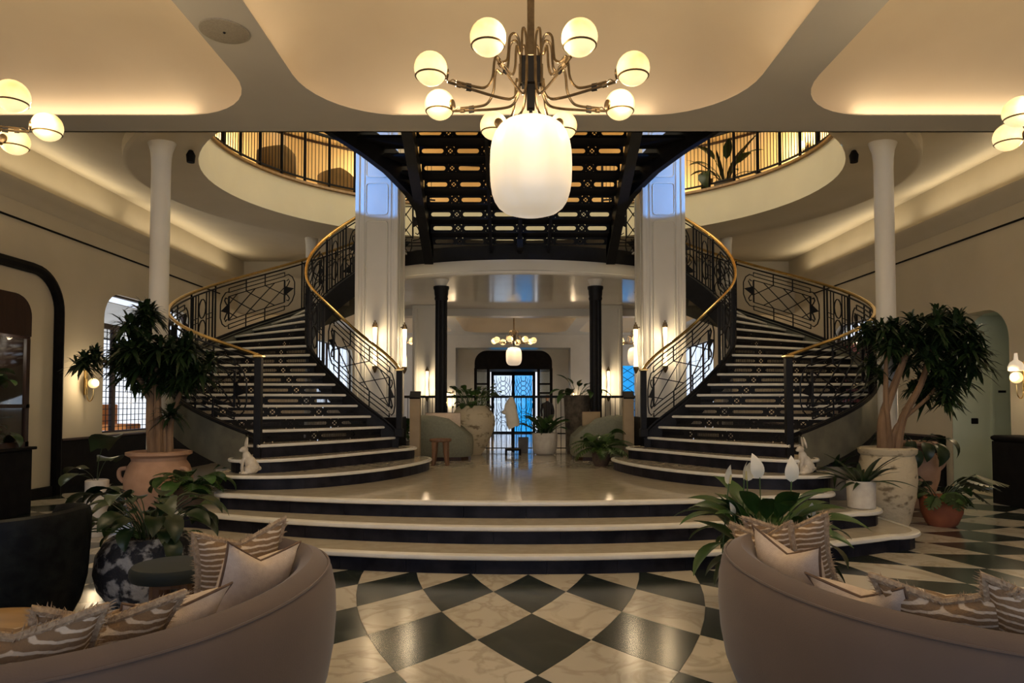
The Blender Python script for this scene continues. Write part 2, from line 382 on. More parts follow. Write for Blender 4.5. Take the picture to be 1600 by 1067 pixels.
for (y0, Rr, W, rc, ye, zt) in STEPS:
    path = step_path(y0, Rr, W, rc, ye, 7.72 if zt < .2 else None)
    if zt > .5: path = [(XA-2.9, 14.12), (XA-3.42, 9.0)] + path[1:-1] + [(XA+3.42, 9.0), (XA+2.9, 14.12)]
    n = len(path); mb = MB(); mb.prism(path, zt-.045, zt); t = mb.build('tread', M['terrazzo'], plat)
    mb = MB(); off = []
    for i in range(n):
        a, b = path[max(i-1,0)], path[min(i+1,n-1)]; d = Vector((b[0]-a[0], b[1]-a[1])).normalized(); off.append((d.y, -d.x))
    prof = [(-.05, .002), (.012, .002), (.026, -.006), (.031, -.022), (.026, -.038), (.012, -.046), (-.05, -.046)]
    # normals point outward (to the room): path runs left-back -> front -> right-back
    rows = [[(path[i][0]+off[i][0]*o, path[i][1]+off[i][1]*o, zt+h) for i in range(n)] for o, h in prof]
    mb.sheets(rows); mb.build('nosing', M['nosing'], t, smooth=True)
    # riser slabs
    L = [0.0]
    for i in range(1, n): L.append(L[-1] + math.dist(path[i-1], path[i]))
    def at(s):
        i = min(max(int(np.searchsorted(L, s))-1, 0), n-2); u = (s-L[i])/max(L[i+1]-L[i], 1e-6)
        return (path[i][0]+(path[i+1][0]-path[i][0])*u - .02*(off[i][0]), path[i][1]+(path[i+1][1]-path[i][1])*u - .02*(off[i][1]))
    cnt = int(L[-1]/.62)
    for q in range(cnt):
        s0, s1 = L[-1]*q/cnt+.002, L[-1]*(q+1)/cnt-.002; mb = MB()
        pts = [at(s0+(s1-s0)*t/4) for t in range(5)]; nor = []
        inn = []
        for i, p in enumerate(pts):
            a, b = pts[max(i-1,0)], pts[min(i+1,4)]; d = Vector((b[0]-a[0], b[1]-a[1])).normalized(); inn.append((p[0]-d.y*.03, p[1]+d.x*.03))
        mb.prism(pts+inn[::-1], zt-.17, zt-.046); mb.build('riser_slab', M['riser'], plat)
mb = MB(); mb.prism([(XA-2.9, 14.1), (XA-3.3, 9.0), (XA-3.2, 7.6), (XA, 7.05), (XA+3.2, 7.6), (XA+3.3, 9.0), (XA+2.9, 14.1)], 0, ZP-.05); mb.build('core', M['riser'], plat)

# ---- lobby ceiling with three coffers
ceil = tag(bpy.data.objects.new('ceiling', None), 'plaster lobby ceiling with three large rounded coffers', None, None, 'structure')
ceil.location = (XA, 4, ZS); COL.objects.link(ceil)
for (x0, x1, h0, h1) in [(WL, -2.40, WL+.75, -2.68), (-2.40, 2.68, -2.12, 2.42), (2.68, WR, 2.97, WR-.75)]:
    ho, ou = rr_pairs(x0, x1, -6.4, YB, h0, h1, -5.6, 7.52, .95, 10)
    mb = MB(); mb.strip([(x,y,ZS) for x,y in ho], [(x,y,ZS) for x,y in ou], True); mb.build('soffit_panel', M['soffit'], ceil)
    mb = MB(); rows = []
    for ins, z in [(0,ZS),(.0,ZS+.012),(-.13,ZS+.02),(-.13,ZS+.10),(-.08,ZS+.22),(.06,ZS+.36),(.30,ZS+.51),(.62,ZS+.62),(1.0,ZS+.68),(1.5,ZS+.70)]:
        o = rr_outline(h0+ins, h1-ins, -5.6+ins, 7.52-ins, max(.95-ins*.3, .5), 10); rows.append([(x,y,z) for x,y in o])
    mb.sheets(rows, True); nn = len(rows[0]); b = len(mb.v)-nn; mb.f.append(tuple(range(b, b+nn)))
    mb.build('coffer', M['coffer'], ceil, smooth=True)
    # unseen light strips added behind the lip to brighten the coved edges
    cool = (1.0, .80, .56)
    area('coffer_fill_strip', ((h0+h1)/2, 7.56, ZS+.06), (R(-55)+PI, 0, 0), h1-h0-1.7, .06, 1.7, cool)
    for xx_, sg_ in ((h0-.05, -1), (h1+.05, 1)): area('coffer_fill_strip', (xx_, 2.4, ZS+.06), (0, R(-55*sg_)+PI, 0), .06, 8.4, 4.5, cool)
mb = MB(); mb.bx(WL, WR, YB-.03, YB, ZS, 5.42); mb.build('ceiling_edge', M['plaster'], ceil)
mb = MB(); mb.bx(WL, WR, 2.0, YB, 5.42, 5.6); mb.build('upper_slab', M['plaster'], ceil)

# ---- side walls
def wall_part(mb, X, rect, hole=None, r=0, depth=.22, sgn=1):
    (y0, y1, z0, z1) = rect
    if hole is None:
        mb.add([(X,y0,z0),(X,y1,z0),(X,y1,z1),(X,y0,z1)], [(0,1,2,3)]); return
    ho, ou = rr_pairs(y0, y1, z0, z1, *hole, r, 8)
    mb.strip([(X,y,z) for y,z in ho], [(X,y,z) for y,z in ou], True)
    mb.strip([(X,y,z) for y,z in ho], [(X+sgn*depth,y,z) for y,z in ho], True)
ZW = 5.45
mb = MB()
wall_part(mb, WL, (-6.4, 12.0, 0, ZW)); wall_part(mb, WL, (12.0, 16.6, 0, ZW), (12.5, 15.9, .93, 3.52), (0,0,.5,.5), .25, -1)
wall_part(mb, WL, (16.6, 25.5, 0, ZW)); wall_part(mb, WL, (25.5, 33, 0, ZW), (26.2, 32.0, 1.2, 3.9), (0,0,.3,.3), .25, -1)
wall_l = tag(mb.build('wall_left', M['plaster']), 'cream plaster side wall with dark wainscot and arched window', None, None, 'structure')
mb = MB()
wall_part(mb, WR, (-6.4, 10.2, 0, ZW)); wall_part(mb, WR, (10.2, 12.4, 0, ZW), (10.6, 12.02, 0, 2.98), (0,0,.5,.5), .3, 1)
wall_part(mb, WR, (12.4, 17.2, 0, ZW), (14.2, 16.4, .93, 3.3), (0,0,.5,.5), .25, 1)
wall_part(mb, WR, (17.2, 25.5, 0, ZW)); wall_part(mb, WR, (25.5, 33, 0, ZW), (26.2, 32.0, 1.2, 3.9), (0,0,.3,.3), .25, 1)
wall_r = tag(mb.build('wall_right', M['plaster']), 'cream plaster side wall with arched passage and dark wainscot', None, None, 'structure')
def trim_run(name, X, sgn, runs, z0, z1, th, m, parent):
    for (a, b) in runs:
        mb = MB(); mb.bx(X, X+sgn*th, a, b, z0, z1); mb.build(name, m, parent, bevel=.006)
trim_run('picture_rail', WL, 1, [(-6.4, 17.4)], 4.225, 4.255, .025, M['black'], wall_l)
trim_run('picture_rail', WR, -1, [(-6.4, 17.4)], 4.225, 4.255, .025, M['black'], wall_r)
for X, s, w in ((WL, 1, wall_l), (WR, -1, wall_r)):
    mb = MB()
    pr = [(0, 4.50), (.03, 4.52), (.05, 4.58), (.12, 4.64), (.20, 4.70), (.22, 4.755), (.20, 4.765), (.0, 4.765)]
    mb.sheets([[(X+s*d, y, z) for y in (YB, 19.0)] for d, z in pr]); mb.build('cornice', M['plaster'], w, smooth=True)
for a, b in [(-6.4, 8.6), (11.3, 16.6), (16.6, 25.4)]:
    mb = MB(); mb.bx(WL, WL+.05, a, b, 0, .86); mb.build('wainscot_panel', M['black'], wall_l)
    mb = MB(); mb.bx(WL, WL+.075, a, b, .86, .90); mb.build('wainscot_cap', M['darkwood'], wall_l, bevel=.01)
for a, b in [(-6.4, 10.45), (12.2, 16.6), (16.6, 25.4)]:
    mb = MB(); mb.bx(WR-.05, WR, a, b, 0, .86); mb.build('wainscot_panel', M['black'], wall_r)
    mb = MB(); mb.bx(WR-.075, WR, a, b, .86, .90); mb.build('wainscot_cap', M['darkwood'], wall_r, bevel=.01)
# black arched surround on the left wall
o = rr_outline(8.3, 11.2, -1.0, 3.56, (.0,.0,.62,.62), 10)
top = [(WL+.03, y, z) for y, z in o[:22]]
pth = [(WL+.03, 11.2, 0.0)] + top + [(WL+.03, 8.3, 0.0)]
mb = MB(); mb.tube(pth, .085, 8, flat=1.0); tag(mb.build('trim_1', M['black'], None, smooth=True), 'glossy black rounded arch moulding on cream wall', None, None, 'structure')
mb = MB(); mb.bx(WL, WL+.06, 8.4, 11.1, 0, .16); tag(mb.build('baseboard_left', M['black'], None, bevel=.01), 'black baseboard inside the black arch', None, None, 'structure')
# windows
def window(name, X, s, y0, y1, z0, z1, r, label, pane, cells=(8, 12), transom=None, post=None):
    out = rr_outline(y0, y1, z0, z1, (0.01,.01,r,r), 8); xx = X - s*.12
    mb = MB(); mb.bar([(xx,y,z) for y,z in out], .035, True)
    w = tag(mb.build(name, M['darkwood']), label, None, None, 'structure')
    mb = MB(); n = len(out); mb.add([(xx,y,z) for y,z in out], [tuple(range(n))]); mb.build('pane', pane, w)
    if transom: mb = MB(); mb.bx(xx-.03, xx+.03, y0, y1, transom-.05, transom+.05); mb.build('transom_bar', M['darkwood'], w)
    zt = transom or z1
    for p in (post or []): mb = MB(); mb.bx(xx-.035, xx+.035, p-.05, p+.05, z0, zt); mb.build('mullion', M['darkwood'], w)
    mb = MB(); sx = xx + s*.012
    for i in range(1, cells[0]): yy = y0+(y1-y0)*i/cells[0]; mb.bx(sx-.005, sx+.005, yy-.006, yy+.006, z0, zt)
    for i in range(1, cells[1]): zz = z0+(zt-z0)*i/cells[1]; mb.bx(sx-.005, sx+.005, y0, y1, zz-.006, zz+.006)
    mb.build('leaded_grid', M['iron'], w)
    return w
window('window_1', WL, 1, 12.5, 15.9, .93, 3.52, .5, 'arched leaded glass window in dark wood frame, bright daylight behind', M['glass'], (24, 18), 2.9, [13.0, 14.4, 15.4])
window('window_2', WR, -1, 14.2, 16.4, .93, 3.3, .5, 'leaded glass window behind the right staircase with pink blind', M['glass'], (16, 18), 2.9, [15.3])
window('window_3', WL, 1, 26.2, 32.0, 1.2, 3.9, .3, 'far hall window with pale blue daylight seen past left stair', M['glass_pale'], (8, 4), None, [28, 30])
window('window_4', WR, -1, 26.2, 32.0, 1.2, 3.9, .3, 'far hall window with pale blue daylight seen past right stair', M['glass_pale'], (8, 4), None, [28, 30])
# ---- pale green passage behind the right arch
mb = MB()
mb.add([(WR+.0,12.0,0),(9.2,12.0,0),(9.2,12.0,3.1),(WR+.0,12.0,3.1)], [(0,1,2,3)])
mb.add([(9.2,10.5,0),(9.2,12.02,0),(9.2,12.02,3.1),(9.2,10.5,3.1)], [(0,1,2,3)])
mb.add([(WR+.3,10.5,3.0),(9.2,10.5,3.0),(9.2,12.05,3.0),(WR+.3,12.05,3.0)], [(0,1,2,3)])
mb.add([(WR+.3,10.5,0),(9.2,10.5,0),(9.2,10.5,3.0),(WR+.3,10.5,3.0)], [(0,1,2,3)])
wall_p = tag(mb.build('wall_passage', M['green_paint']), 'pale green painted walls of the arched side passage', None, None, 'structure')
d1 = tag(bpy.data.objects.new('door_1', None), 'pale green panelled door with small dark plaque in arched passage', None, None, 'structure'); d1.location = (8.6, 11.98, 0); COL.objects.link(d1)
mb = MB(); mb.bx(8.30, 8.35, 11.95, 12.02, 0, 2.12); mb.bx(8.35, 9.15, 11.95, 12.02, 2.05, 2.12); mb.build('door_frame', M['green_paint'], d1, bevel=.008)
mb = MB(); mb.bx(8.36, 9.15, 11.985, 12.015, .36, 2.05); mb.build('door_leaf', M['green_paint'], d1, bevel=.006)
mb = MB(); mb.bx(8.36, 9.15, 11.97, 12.015, .0, .35); mb.build('kick_plate', M['darkwood'], d1, bevel=.004)
mb = MB(); mb.bx(8.43, 8.56, 11.976, 11.985, 1.66, 1.70); mb.build('plaque', M['black'], d1)
mb = MB(); mb.bx(7.96, 8.08, 11.985, 12.02, 1.12, 1.22); sw = mb.build('wall_switch', M['black'], None, bevel=.012); tag(sw, 'small square black switch plate on pale green wall', 'switch')
# ---- gallery around the well
def ell(a, bf, bb, z, n=72, ymin=YB):
    """an oval round the well (flatter on the near side), cut off at the lobby ceiling"""
    t0 = math.acos(max(-1, (ymin-VC[1])/bf)); out = []
    for t in np.linspace(-1, 1, n+1):
        c = math.cos(t0*t); out.append((VC[0]+a*math.sin(t0*t), VC[1]+(bb if c > 0 else bf)*c, z))
    return out
def ring(Rr, z): o = Rr-VR; return ell(VA+o, VF+o, VB+o, z)
gal = tag(bpy.data.objects.new('ceiling_gallery', None), 'plaster underside and curved cream fascia of the upper gallery', None, None, 'structure'); gal.location = (XA, 10, 4.9); COL.objects.link(gal)
ZF0, ZF1 = 4.90, 5.56
mb = MB(); mb.sheets([ring(VR, ZF1), ring(VR, ZF0)]); mb.build('fascia', M['fascia'], gal, smooth=True)
mb = MB(); mb.sheets([ring(VR, ZF0), ell(5.15, 3.66, 4.05, ZF0+.02), ell(5.55, 3.84, 4.4, ZF0-.01), ell(5.76, 3.94, 4.58, ZF0-.08), ell(5.82, 3.97, 4.62, ZF0-.06), ell(5.83, 3.98, 4.63, ZF0+.08)])
mb.build('gallery_soffit', M['plaster'], gal, smooth=True)
NR = 72; base = ell(5.83, 3.98, 4.63, ZF0+.08, NR); rows = [base]
rect = []
for p in base:
    dx, dy = p[0]-VC[0], p[1]-VC[1]; L_ = []
    if dx < -1e-6: L_.append((WL-VC[0])/dx)
    if dx > 1e-6: L_.append((WR-VC[0])/dx)
    if dy > 1e-6: L_.append((19.0-VC[1])/dy)
    if dy < -1e-6: L_.append((YB-VC[1])/dy)
    k = min(L_); rect.append((VC[0]+dx*k, VC[1]+dy*k))
def fixcorner(): 
    for tx in (WL, WR):
        for ty in (19.0,):
            i = min(range(len(rect)), key=lambda q: math.dist(rect[q], (tx, ty))); rect[i] = (tx, ty)
fixcorner(); rect[0] = (WL, YB); rect[-1] = (WR, YB)
for t in (.15, .3, .45, .6, .75, .88, 1.0):
    rows.append([(p[0]+(q[0]-p[0])*t, p[1]+(q[1]-p[1])*t, ZF0+.08 + .10*math.sin(PI*t)*.5 + .40*t**1.6) for p, q in zip(base, rect)])
mb = MB(); mb.sheets(rows); mb.build('cove_ceiling', M['plaster'], gal, smooth=True)
mb = MB(); mb.sheets([ring(VR-.04, ZF1+.045), ring(VR-.045, ZF1), ring(VR, ZF1-.01)]); mb.sheets([ring(VR-.04, ZF1+.045), ring(VR+.1, ZF1+.045)])
mb.build('edge_trim', M['wood'], gal, smooth=True)
# upper floor, its wall, its closed ceiling
mb = MB(); mb.sheets([ring(VR, 5.58), ring(8.6, 5.58)]); fu = tag(mb.build('floor_upper', M['wood']), 'upper gallery floor', None, None, 'structure')
def fring(Rr, z, n=96): return [(VC[0]+Rr*math.sin(2*PI*k/n), VC[1]+Rr*math.cos(2*PI*k/n), z) for k in range(n)]
mb = MB(); mb.sheets([fring(7.9, 5.4), fring(7.9, 8.85)], True)
wu = tag(mb.build('wall_upper', M['upper_wall'], smooth=True), 'curved warm cream wall of the upper gallery', None, None, 'structure')
mb = MB(); mb.sheets([fring(7.9, 8.8), fring(4.4, 8.8), fring(.02, 8.8)], True); tag(mb.build('ceiling_upper', M['upper_wall'], smooth=True), 'upper gallery ceiling closing over the stair well', None, None, 'structure')
mb = MB()
for rr_, zz in ((7.88, 6.5), (7.88, 7.9)): mb.tube(fring(rr_, zz), .035, 4, True)
mb.build('wall_band', M['darkwood'], wu)
# gallery railing
gr = thing('gallery_railing', (XA, 14.7, 5.6), 'black picket railing round the upper gallery well', 'railing')
RG = .07; ANG = [R(a) for a in np.arange(-112, 113, 7.0)]
def rp(a, z): return (VC[0]+(VA+RG)*math.sin(a), VC[1]+((VB if math.cos(a) > 0 else VF)+RG)*math.cos(a), z)
post_me = None
for i in range(len(ANG)-1):
    a0, a1 = ANG[i], ANG[i+1]
    if abs((a0+a1)/2) < R(22): continue
    mb = MB()
    seg = [a0+(a1-a0)*t/4 for t in range(5)]
    mb.bar([rp(a, 6.62) for a in seg], .022); mb.bar([rp(a, 5.70) for a in seg], .015)
    for q in range(1, 7): a = a0+(a1-a0)*q/7.0; mb.bar([rp(a, 5.70), rp(a, 6.62)], .0052)
    mb.build('railing_bay', M['iron'], gr)
    mb = MB(); mb.bar([rp(a0, 5.60), rp(a0, 6.64)], .022); mb.build('post', M['iron'], gr)

# ---- landing slab under the stair head
slab = tag(bpy.data.objects.new('ceiling_landing', None), 'glossy white curved slab carrying the stair landing', None, None, 'structure'); slab.location = (XA, 13, 3.8); COL.objects.link(slab)
def slab_front(o=0.0):
    P = [(-3.3, 13.6), (-2.9, 13.2)] + [(4.2*math.sin(a), 16.55-o - 4.15*math.cos(a)) for a in np.linspace(-.56, .56, 25)] + [(2.9, 13.2), (3.3, 13.6)]
    return [(XA+x, y) for x, y in P]
fr = slab_front()
mb = MB(); mb.prism(fr + [(XA+3.3, 17.4), (XA-3.3, 17.4)], 3.80, 3.80+.02); mb.build('landing_soffit', M['gloss_white'], slab)
mb = MB(); mb.sheets([[(x,y,3.80) for x,y in fr], [(x,y-.03,3.82) for x,y in fr], [(x,y-.035,3.86) for x,y in fr], [(x,y-.01,3.88) for x,y in fr], [(x,y-.01,4.07) for x,y in fr]]); mb.build('landing_fascia', M['white'], slab, smooth=True)
mb = MB(); mb.prism(fr + [(XA+3.3, 17.4), (XA-3.3, 17.4)], 4.07, 4.09); mb.build('landing_top', M['riser'], slab)
mb = MB(); mb.bx(XA-3.3, XA+3.3, 17.0, 17.4, 3.62, 4.8); mb.build('rear_beam', M['white'], slab)
# ---- far hall
mb = MB(); mb.bx(WL, WR, 18.96, 19.02, 4.62, 5.9); tag(mb.build('wall_bulkhead', M['plaster']), 'plaster bulkhead between stair hall and far hall', None, None, 'structure')
ceil2 = tag(bpy.data.objects.new('ceiling_far_hall', None), 'far hall ceiling with lit rounded coffers', None, None, 'structure'); ceil2.location = (XA, 25, ZS); COL.objects.link(ceil2)
for (x0, x1, h0, h1) in [(WL, -2.40, WL+.75, -2.68), (-2.40, 2.68, -2.12, 2.42), (2.68, WR, 2.97, WR-.75)]:
    ho, ou = rr_pairs(x0, x1, 19.0, 33.0, h0, h1, 19.6, 31.4, .95, 8)
    mb = MB(); mb.strip([(x,y,ZS) for x,y in ho], [(x,y,ZS) for x,y in ou], True); mb.build('soffit_panel', M['white'], ceil2)
    mb = MB(); rows = []
    for ins, z in [(0,ZS),(.0,ZS+.03),(.05,ZS+.16),(.16,ZS+.32),(.36,ZS+.49),(.65,ZS+.61),(1.0,ZS+.68)]:
        o = rr_outline(h0+ins, h1-ins, 19.6+ins, 31.4-ins, max(.95-ins*.3, .5), 8); rows.append([(x,y,z) for x,y in o])
    mb.sheets(rows, True); nn = len(rows[0]); b = len(mb.v)-nn; mb.f.append(tuple(range(b, b+nn))); mb.build('coffer', M['coffer'], ceil2, smooth=True)
YF = 32.4
mb = MB()
def wxz(mb, x0, x1, z0, z1, y, hole=None, r=0, dep=0):
    if hole is None: mb.add([(x0,y,z0),(x1,y,z0),(x1,y,z1),(x0,y,z1)], [(0,1,2,3)]); return
    ho, ou = rr_pairs(x0, x1, z0, z1, *hole, r, 6); mb.strip([(x,y,z) for x,z in ho], [(x,y,z) for x,z in ou], True)
    if dep: mb.strip([(x,y,z) for x,z in ho], [(x,y+dep,z) for x,z in ho], True)
wxz(mb, WL, -2.65, 0, 4.8, YF); wxz(mb, 2.75, 4.6, 0, 4.8, YF); wxz(mb, 4.6, 6.2, 0, 4.8, YF, (5.1, 5.75, .3, 3.2), 0, .2); wxz(mb, 6.2, WR, 0, 4.8, YF)
wxz(mb, -2.65, 2.75, 4.05, 4.8, YF)
mb.add([(-2.65,YF,0),(-2.65,YF+1.1,0),(-2.65,YF+1.1,4.05),(-2.65,YF,4.05)], [(0,1,2,3)]); mb.add([(2.75,YF,0),(2.75,YF+1.1,0),(2.75,YF+1.1,4.05),(2.75,YF,4.05)], [(0,1,2,3)])
mb.add([(-2.65,YF,4.05),(2.75,YF,4.05),(2.75,YF+1.1,4.05),(-2.65,YF+1.1,4.05)], [(0,1,2,3)])
wxz(mb, -2.65, 2.75, 0, 4.05, YF+1.1, (-1.05, 1.25, 0, 3.98), 0)
wf = tag(mb.build('wall_far', M['white']), 'pale end wall of the far hall with entrance recess', None, None, 'structure')
mb = MB(); xx0, xx1 = 5.1, 5.75
mb.bx(xx0, xx1, YF+.08, YF+.09, .3, 3.2); wfar = tag(mb.build('window_5', M['glass_blue']), 'narrow tall blue glazed window in the far end wall', None, None, 'structure')
mb = MB()
for k in range(7): mb.bar([(xx0, YF+.06, .3+.41*k), (xx1, YF+.06, .3+.41*(k+1))], .012); mb.bar([(xx1, YF+.06, .3+.41*k), (xx0, YF+.06, .3+.41*(k+1))], .012)
mb.build('lattice', M['iron'], wfar)
# piers in the far hall
for s, (x0, x1) in ((-1, (-2.36, -1.62)), (1, (1.95, 2.62))):
    mb = MB(); mb.bx(x0, x1, 16.3, 16.95, 0, 3.8); pr = tag(mb.build('wall_pier', M['white'], bevel=.02), 'white pier with sconce behind the %s dark column' % ('left' if s < 0 else 'right'), None, None, 'structure')
    for q in (.12, .88): mb = MB(); xx = x0+(x1-x0)*q; mb.bx(xx-.035, xx+.035, 16.26, 16.3, 0, 3.7); mb.build('fluting', M['white'], pr, bevel=.012)
# side bays between far hall and stair well
for s, (x0, x1) in ((-1, (WL, -4.4)), (1, (4.7, WR))):
    mb = MB(); mb.bx(x0, x1, 18.6, 19.0, 3.9, 4.85); tag(mb.build('wall_header', M['plaster']), 'plaster header over the far hall side bay on the %s' % ('left' if s < 0 else 'right'), None, None, 'structure')

# ---- the two white pillars and the round columns
def pillar(x0, x1, side):
    y0, y1 = 10.8, 11.5
    p = thing('white_pillar', ((x0+x1)/2, 11.15, 0), 'broad white panelled pillar beside the %s staircase' % side, 'pillar', None)
    def add(nm, m, f, **k): mb = MB(); f(mb); return mb.build(nm, m, p, **k)
    add('shaft', M['white'], lambda mb: mb.bx(x0, x1, y0, y1, 0, 8.8), bevel=.015)
    add('base', M['black'], lambda mb: mb.bx(x0-.03, x1+.03, y0-.03, y1+.03, ZP, ZP+.75), bevel=.01)
    for q in (x0+.035, x1-.035): add('corner_moulding', M['white'], lambda mb: mb.bx(q-.03, q+.03, y0-.022, y0, 1.3, 8.6), bevel=.008)
    for q in (x0+.13, x1-.13): add('fluting', M['white'], lambda mb: mb.bx(q-.018, q+.018, y0-.014, y0, 1.3, 8.6), bevel=.006)
    w = x1-x0
    for z0, z1 in ((1.35, 4.35), (4.45, 4.95), (5.05, 8.0)):
        a, b = x0+.17, x1-.17
        def pan(mb):
            o = rr_outline(a, b, z0, z1, .05, 3); mb.tube([(x, y0-.004, z) for x, z in o], .011, 4, True)
        add('panel_moulding', M['white'], pan, smooth=True)
    for q in (y0+.14, y1-.14):
        for xs, s in ((x0, -1), (x1, 1)): add('side_fluting', M['white'], lambda mb: mb.bx(xs, xs+s*.014, q-.02, q+.02, 1.3, 8.6), bevel=.005)
    return p
pillar(-2.47, -1.79, 'left'); pillar(2.05, 2.73, 'right')
def round_col(loc, r, label, fl=1.0):
    mb = MB(); x, y = loc
    mb.lathe([(r*1.25,0),(r*1.25,.12),(r,.16),(r,4.55),(r*(1+.1*fl),4.70),(r*(1+.35*fl),4.80),(r*(1+.9*fl),4.88),(r*(1+1.2*fl),4.93)], 28, (x, y, 0))
    tag(mb.build('round_column', M['white'], None, smooth=True), label, 'column')
round_col((-4.62, 9.0), .118, 'slender round white column in front of the left window', .45)
round_col((4.89, 9.0), .118, 'slender round white column rising behind the right dracaena', .45)
round_col((-4.2, 14.38), .115, 'distant round white column behind the left stair handrail', .15)
round_col((4.48, 14.38), .115, 'distant round white column behind the right stair handrail', .15)
for s, x in (('left', -1.33), ('right', 1.57)):
    c = thing('dark_column', (x, 12.95, ZP), 'dark fluted column with white capital block, %s one under the landing' % s, 'column')
    mb = MB(); n = 24; prof = []
    for z in (ZP+.15, 3.45):
        prof.append([(x+(.112 - .012*(k % 2))*math.cos(2*PI*k/n), 12.95+(.112 - .012*(k % 2))*math.sin(2*PI*k/n), z) for k in range(n)])
    mb.sheets(prof, True); mb.build('shaft', M['iron'], c)
    mb = MB(); mb.lathe([(.16,ZP),(.16,ZP+.08),(.125,ZP+.15)], 20, (x,12.95,0)); mb.build('base', M['iron'], c, smooth=True)
    mb = MB(); mb.lathe([(.115,3.40),(.13,3.44),(.12,3.48),(.13,3.52),(.135,3.60),(.15,3.63),(.15,3.67)], 20, (x,12.95,0)); mb.build('capital', M['iron'], c, smooth=True)
    mb = MB(); mb.lathe([(.10,3.67),(.11,3.72),(.15,3.80)], 20, (x,12.95,0)); mb.build('white_block', M['white'], c, smooth=True)
# round speaker in the ceiling
sp = thing('ceiling_speaker', (-2.45, 5.78, ZS), 'round grey ceiling speaker between the coffers', 'speaker')
mb = MB(); mb.lathe([(.2,0),(.2,-.012),(.185,-.016)], 32, (-2.45,5.78,ZS)); mb.build('grille', M['speaker'], sp, smooth=True)
mb = MB(); mb.sphere((-2.45,5.78,ZS-.016), .012); mb.build('badge', M['iron'], sp)
# small dark spotlights under the gallery
for s, p in (('left', (-4.35, 9.25, 4.84)), ('right', (4.63, 9.25, 4.84))):
    t = thing('gallery_spotlight', p, 'small black spotlight fixed outside the gallery fascia at %s' % s, 'spotlight')
    mb = MB(); mb.lathe([(.045,-.1),(.05,-.1),(.06,0),(.03,.06)], 14, p); mb.build('housing', M['black'], t, smooth=True)
    mb = MB(); mb.box((p[0], p[1], p[2]+.06), (.03,.03,.10)); mb.build('bracket', M['black'], t)
    # blue beam added at the fixture for the pillar glow, whose source is unknown
    l = bpy.data.lights.new('pillar_glow_beam', 'SPOT'); l.energy = 420; l.color = (.10, .36, 1.0); l.spot_size = R(30); l.spot_blend = .25; l.shadow_soft_size = .02
    o = bpy.data.objects.new('pillar_glow_beam', l); COL.objects.link(o); o.visible_camera = False
    q = Vector((p[0] + (.12 if s == 'left' else -.12), 8.95, 4.82)); tg = Vector((-2.1 if s == 'left' else 2.38, 10.8, 5.12))
    o.location = q; o.rotation_euler = (tg-q).to_track_quat('-Z', 'Y').to_euler(); o.parent = t; o.matrix_parent_inverse = wmat(t).inverted()
# ================================================================ the staircases
SC = np.array([-2.1, 11.5]); SR, RI, RO = .158, 1.25, 3.30
INA = [(0,-26),(3,-17),(6,8),(9,34),(12,66),(15,92),(18,118),(21,146),(24,174),(25,183)]
OUA = [(0,-8),(3,17),(6,46),(9,74),(12,98),(15,120),(18,141),(21,161),(24,180),(25,187)]
def herm(x, ks):
    xs = [k for k, _ in ks]; ys = [v for _, v in ks]; i = min(max(int(np.searchsorted(xs, x))-1, 0), len(xs)-2)
    def sl(j):
        if j <= 0: return (ys[1]-ys[0])/(xs[1]-xs[0])
        if j >= len(xs)-1: return (ys[-1]-ys[-2])/(xs[-1]-xs[-2])
        return (ys[j+1]-ys[j-1])/(xs[j+1]-xs[j-1])
    h = xs[i+1]-xs[i]; t = (x-xs[i])/h
    return ((2*t**3-3*t*t+1)*ys[i] + (t**3-2*t*t+t)*h*sl(i) + (-2*t**3+3*t*t)*ys[i+1] + (t**3-t*t)*h*sl(i+1))
def spol(r, a): a = R(a); return SC + np.array([-r*math.sin(a), -r*math.cos(a)])
def Ipt(n): return spol(RI, herm(n, INA)) + np.array([max(0, (5-n))*.0, 0])
def ROn(n):
    t = min(1, max(0, (n-14)/9.0)); return RO - .38*t*t*(3-2*t)
def Opt(n): return spol(ROn(n), herm(n, OUA))
def sz(n): return ZP + SR*n
def rail(side, u, v, o=0.0):
    rad, tab_ = (RI+.04, INA) if side == 'in' else (ROn(u)-.04, OUA)
    p = spol(rad+o, herm(u, tab_)); return (p[0], p[1], sz(u)+v)
def railpath(side, pts, du=.34, o=0.0):
    out = []
    for i in range(len(pts)-1):
        (u0,v0),(u1,v1) = pts[i], pts[i+1]; k = max(1, int(abs(u1-u0)/du+.999))
        for j in range(k): t = j/k; out.append(rail(side, u0+(u1-u0)*t, v0+(v1-v0)*t, o))
    out.append(rail(side, *pts[-1], o)); return out
FL = {1: [(-3.50,8.75),(-3.50,8.25),(-3.40,7.98),(-3.20,7.85),(-2.9,7.80),(-2.5,7.86),(-2.1,8.10),(-1.72,8.55),(-1.42,9.15),(-1.24,9.8),(-1.20,10.25),(-1.30,10.55),(-1.5,10.7)],
      2: [(-3.42,8.75),(-3.40,8.35),(-3.25,8.12),(-3.05,8.07),(-2.72,8.22),(-2.35,8.66),(-1.98,9.28),(-1.68,9.8),(-1.48,10.15),(-1.44,10.38),(-1.53,10.56),(-1.68,10.66)]}
def front(n, m=12):
    if n in FL: return catmull(FL[n], 3)
    i, o = Ipt(n), Opt(n); d = o-i; nn = np.array([d[1], -d[0]])/np.linalg.norm(d)
    prev = (Ipt(n-1)+Opt(n-1))/2 - (i+o)/2
    if np.dot(nn, prev) < 0: nn = -nn
    bow = .10 if n < 5 else .05
    return [tuple(o + (i-o)*t + nn*bow*4*t*(1-t)) for t in np.linspace(0, 1, m+1)]
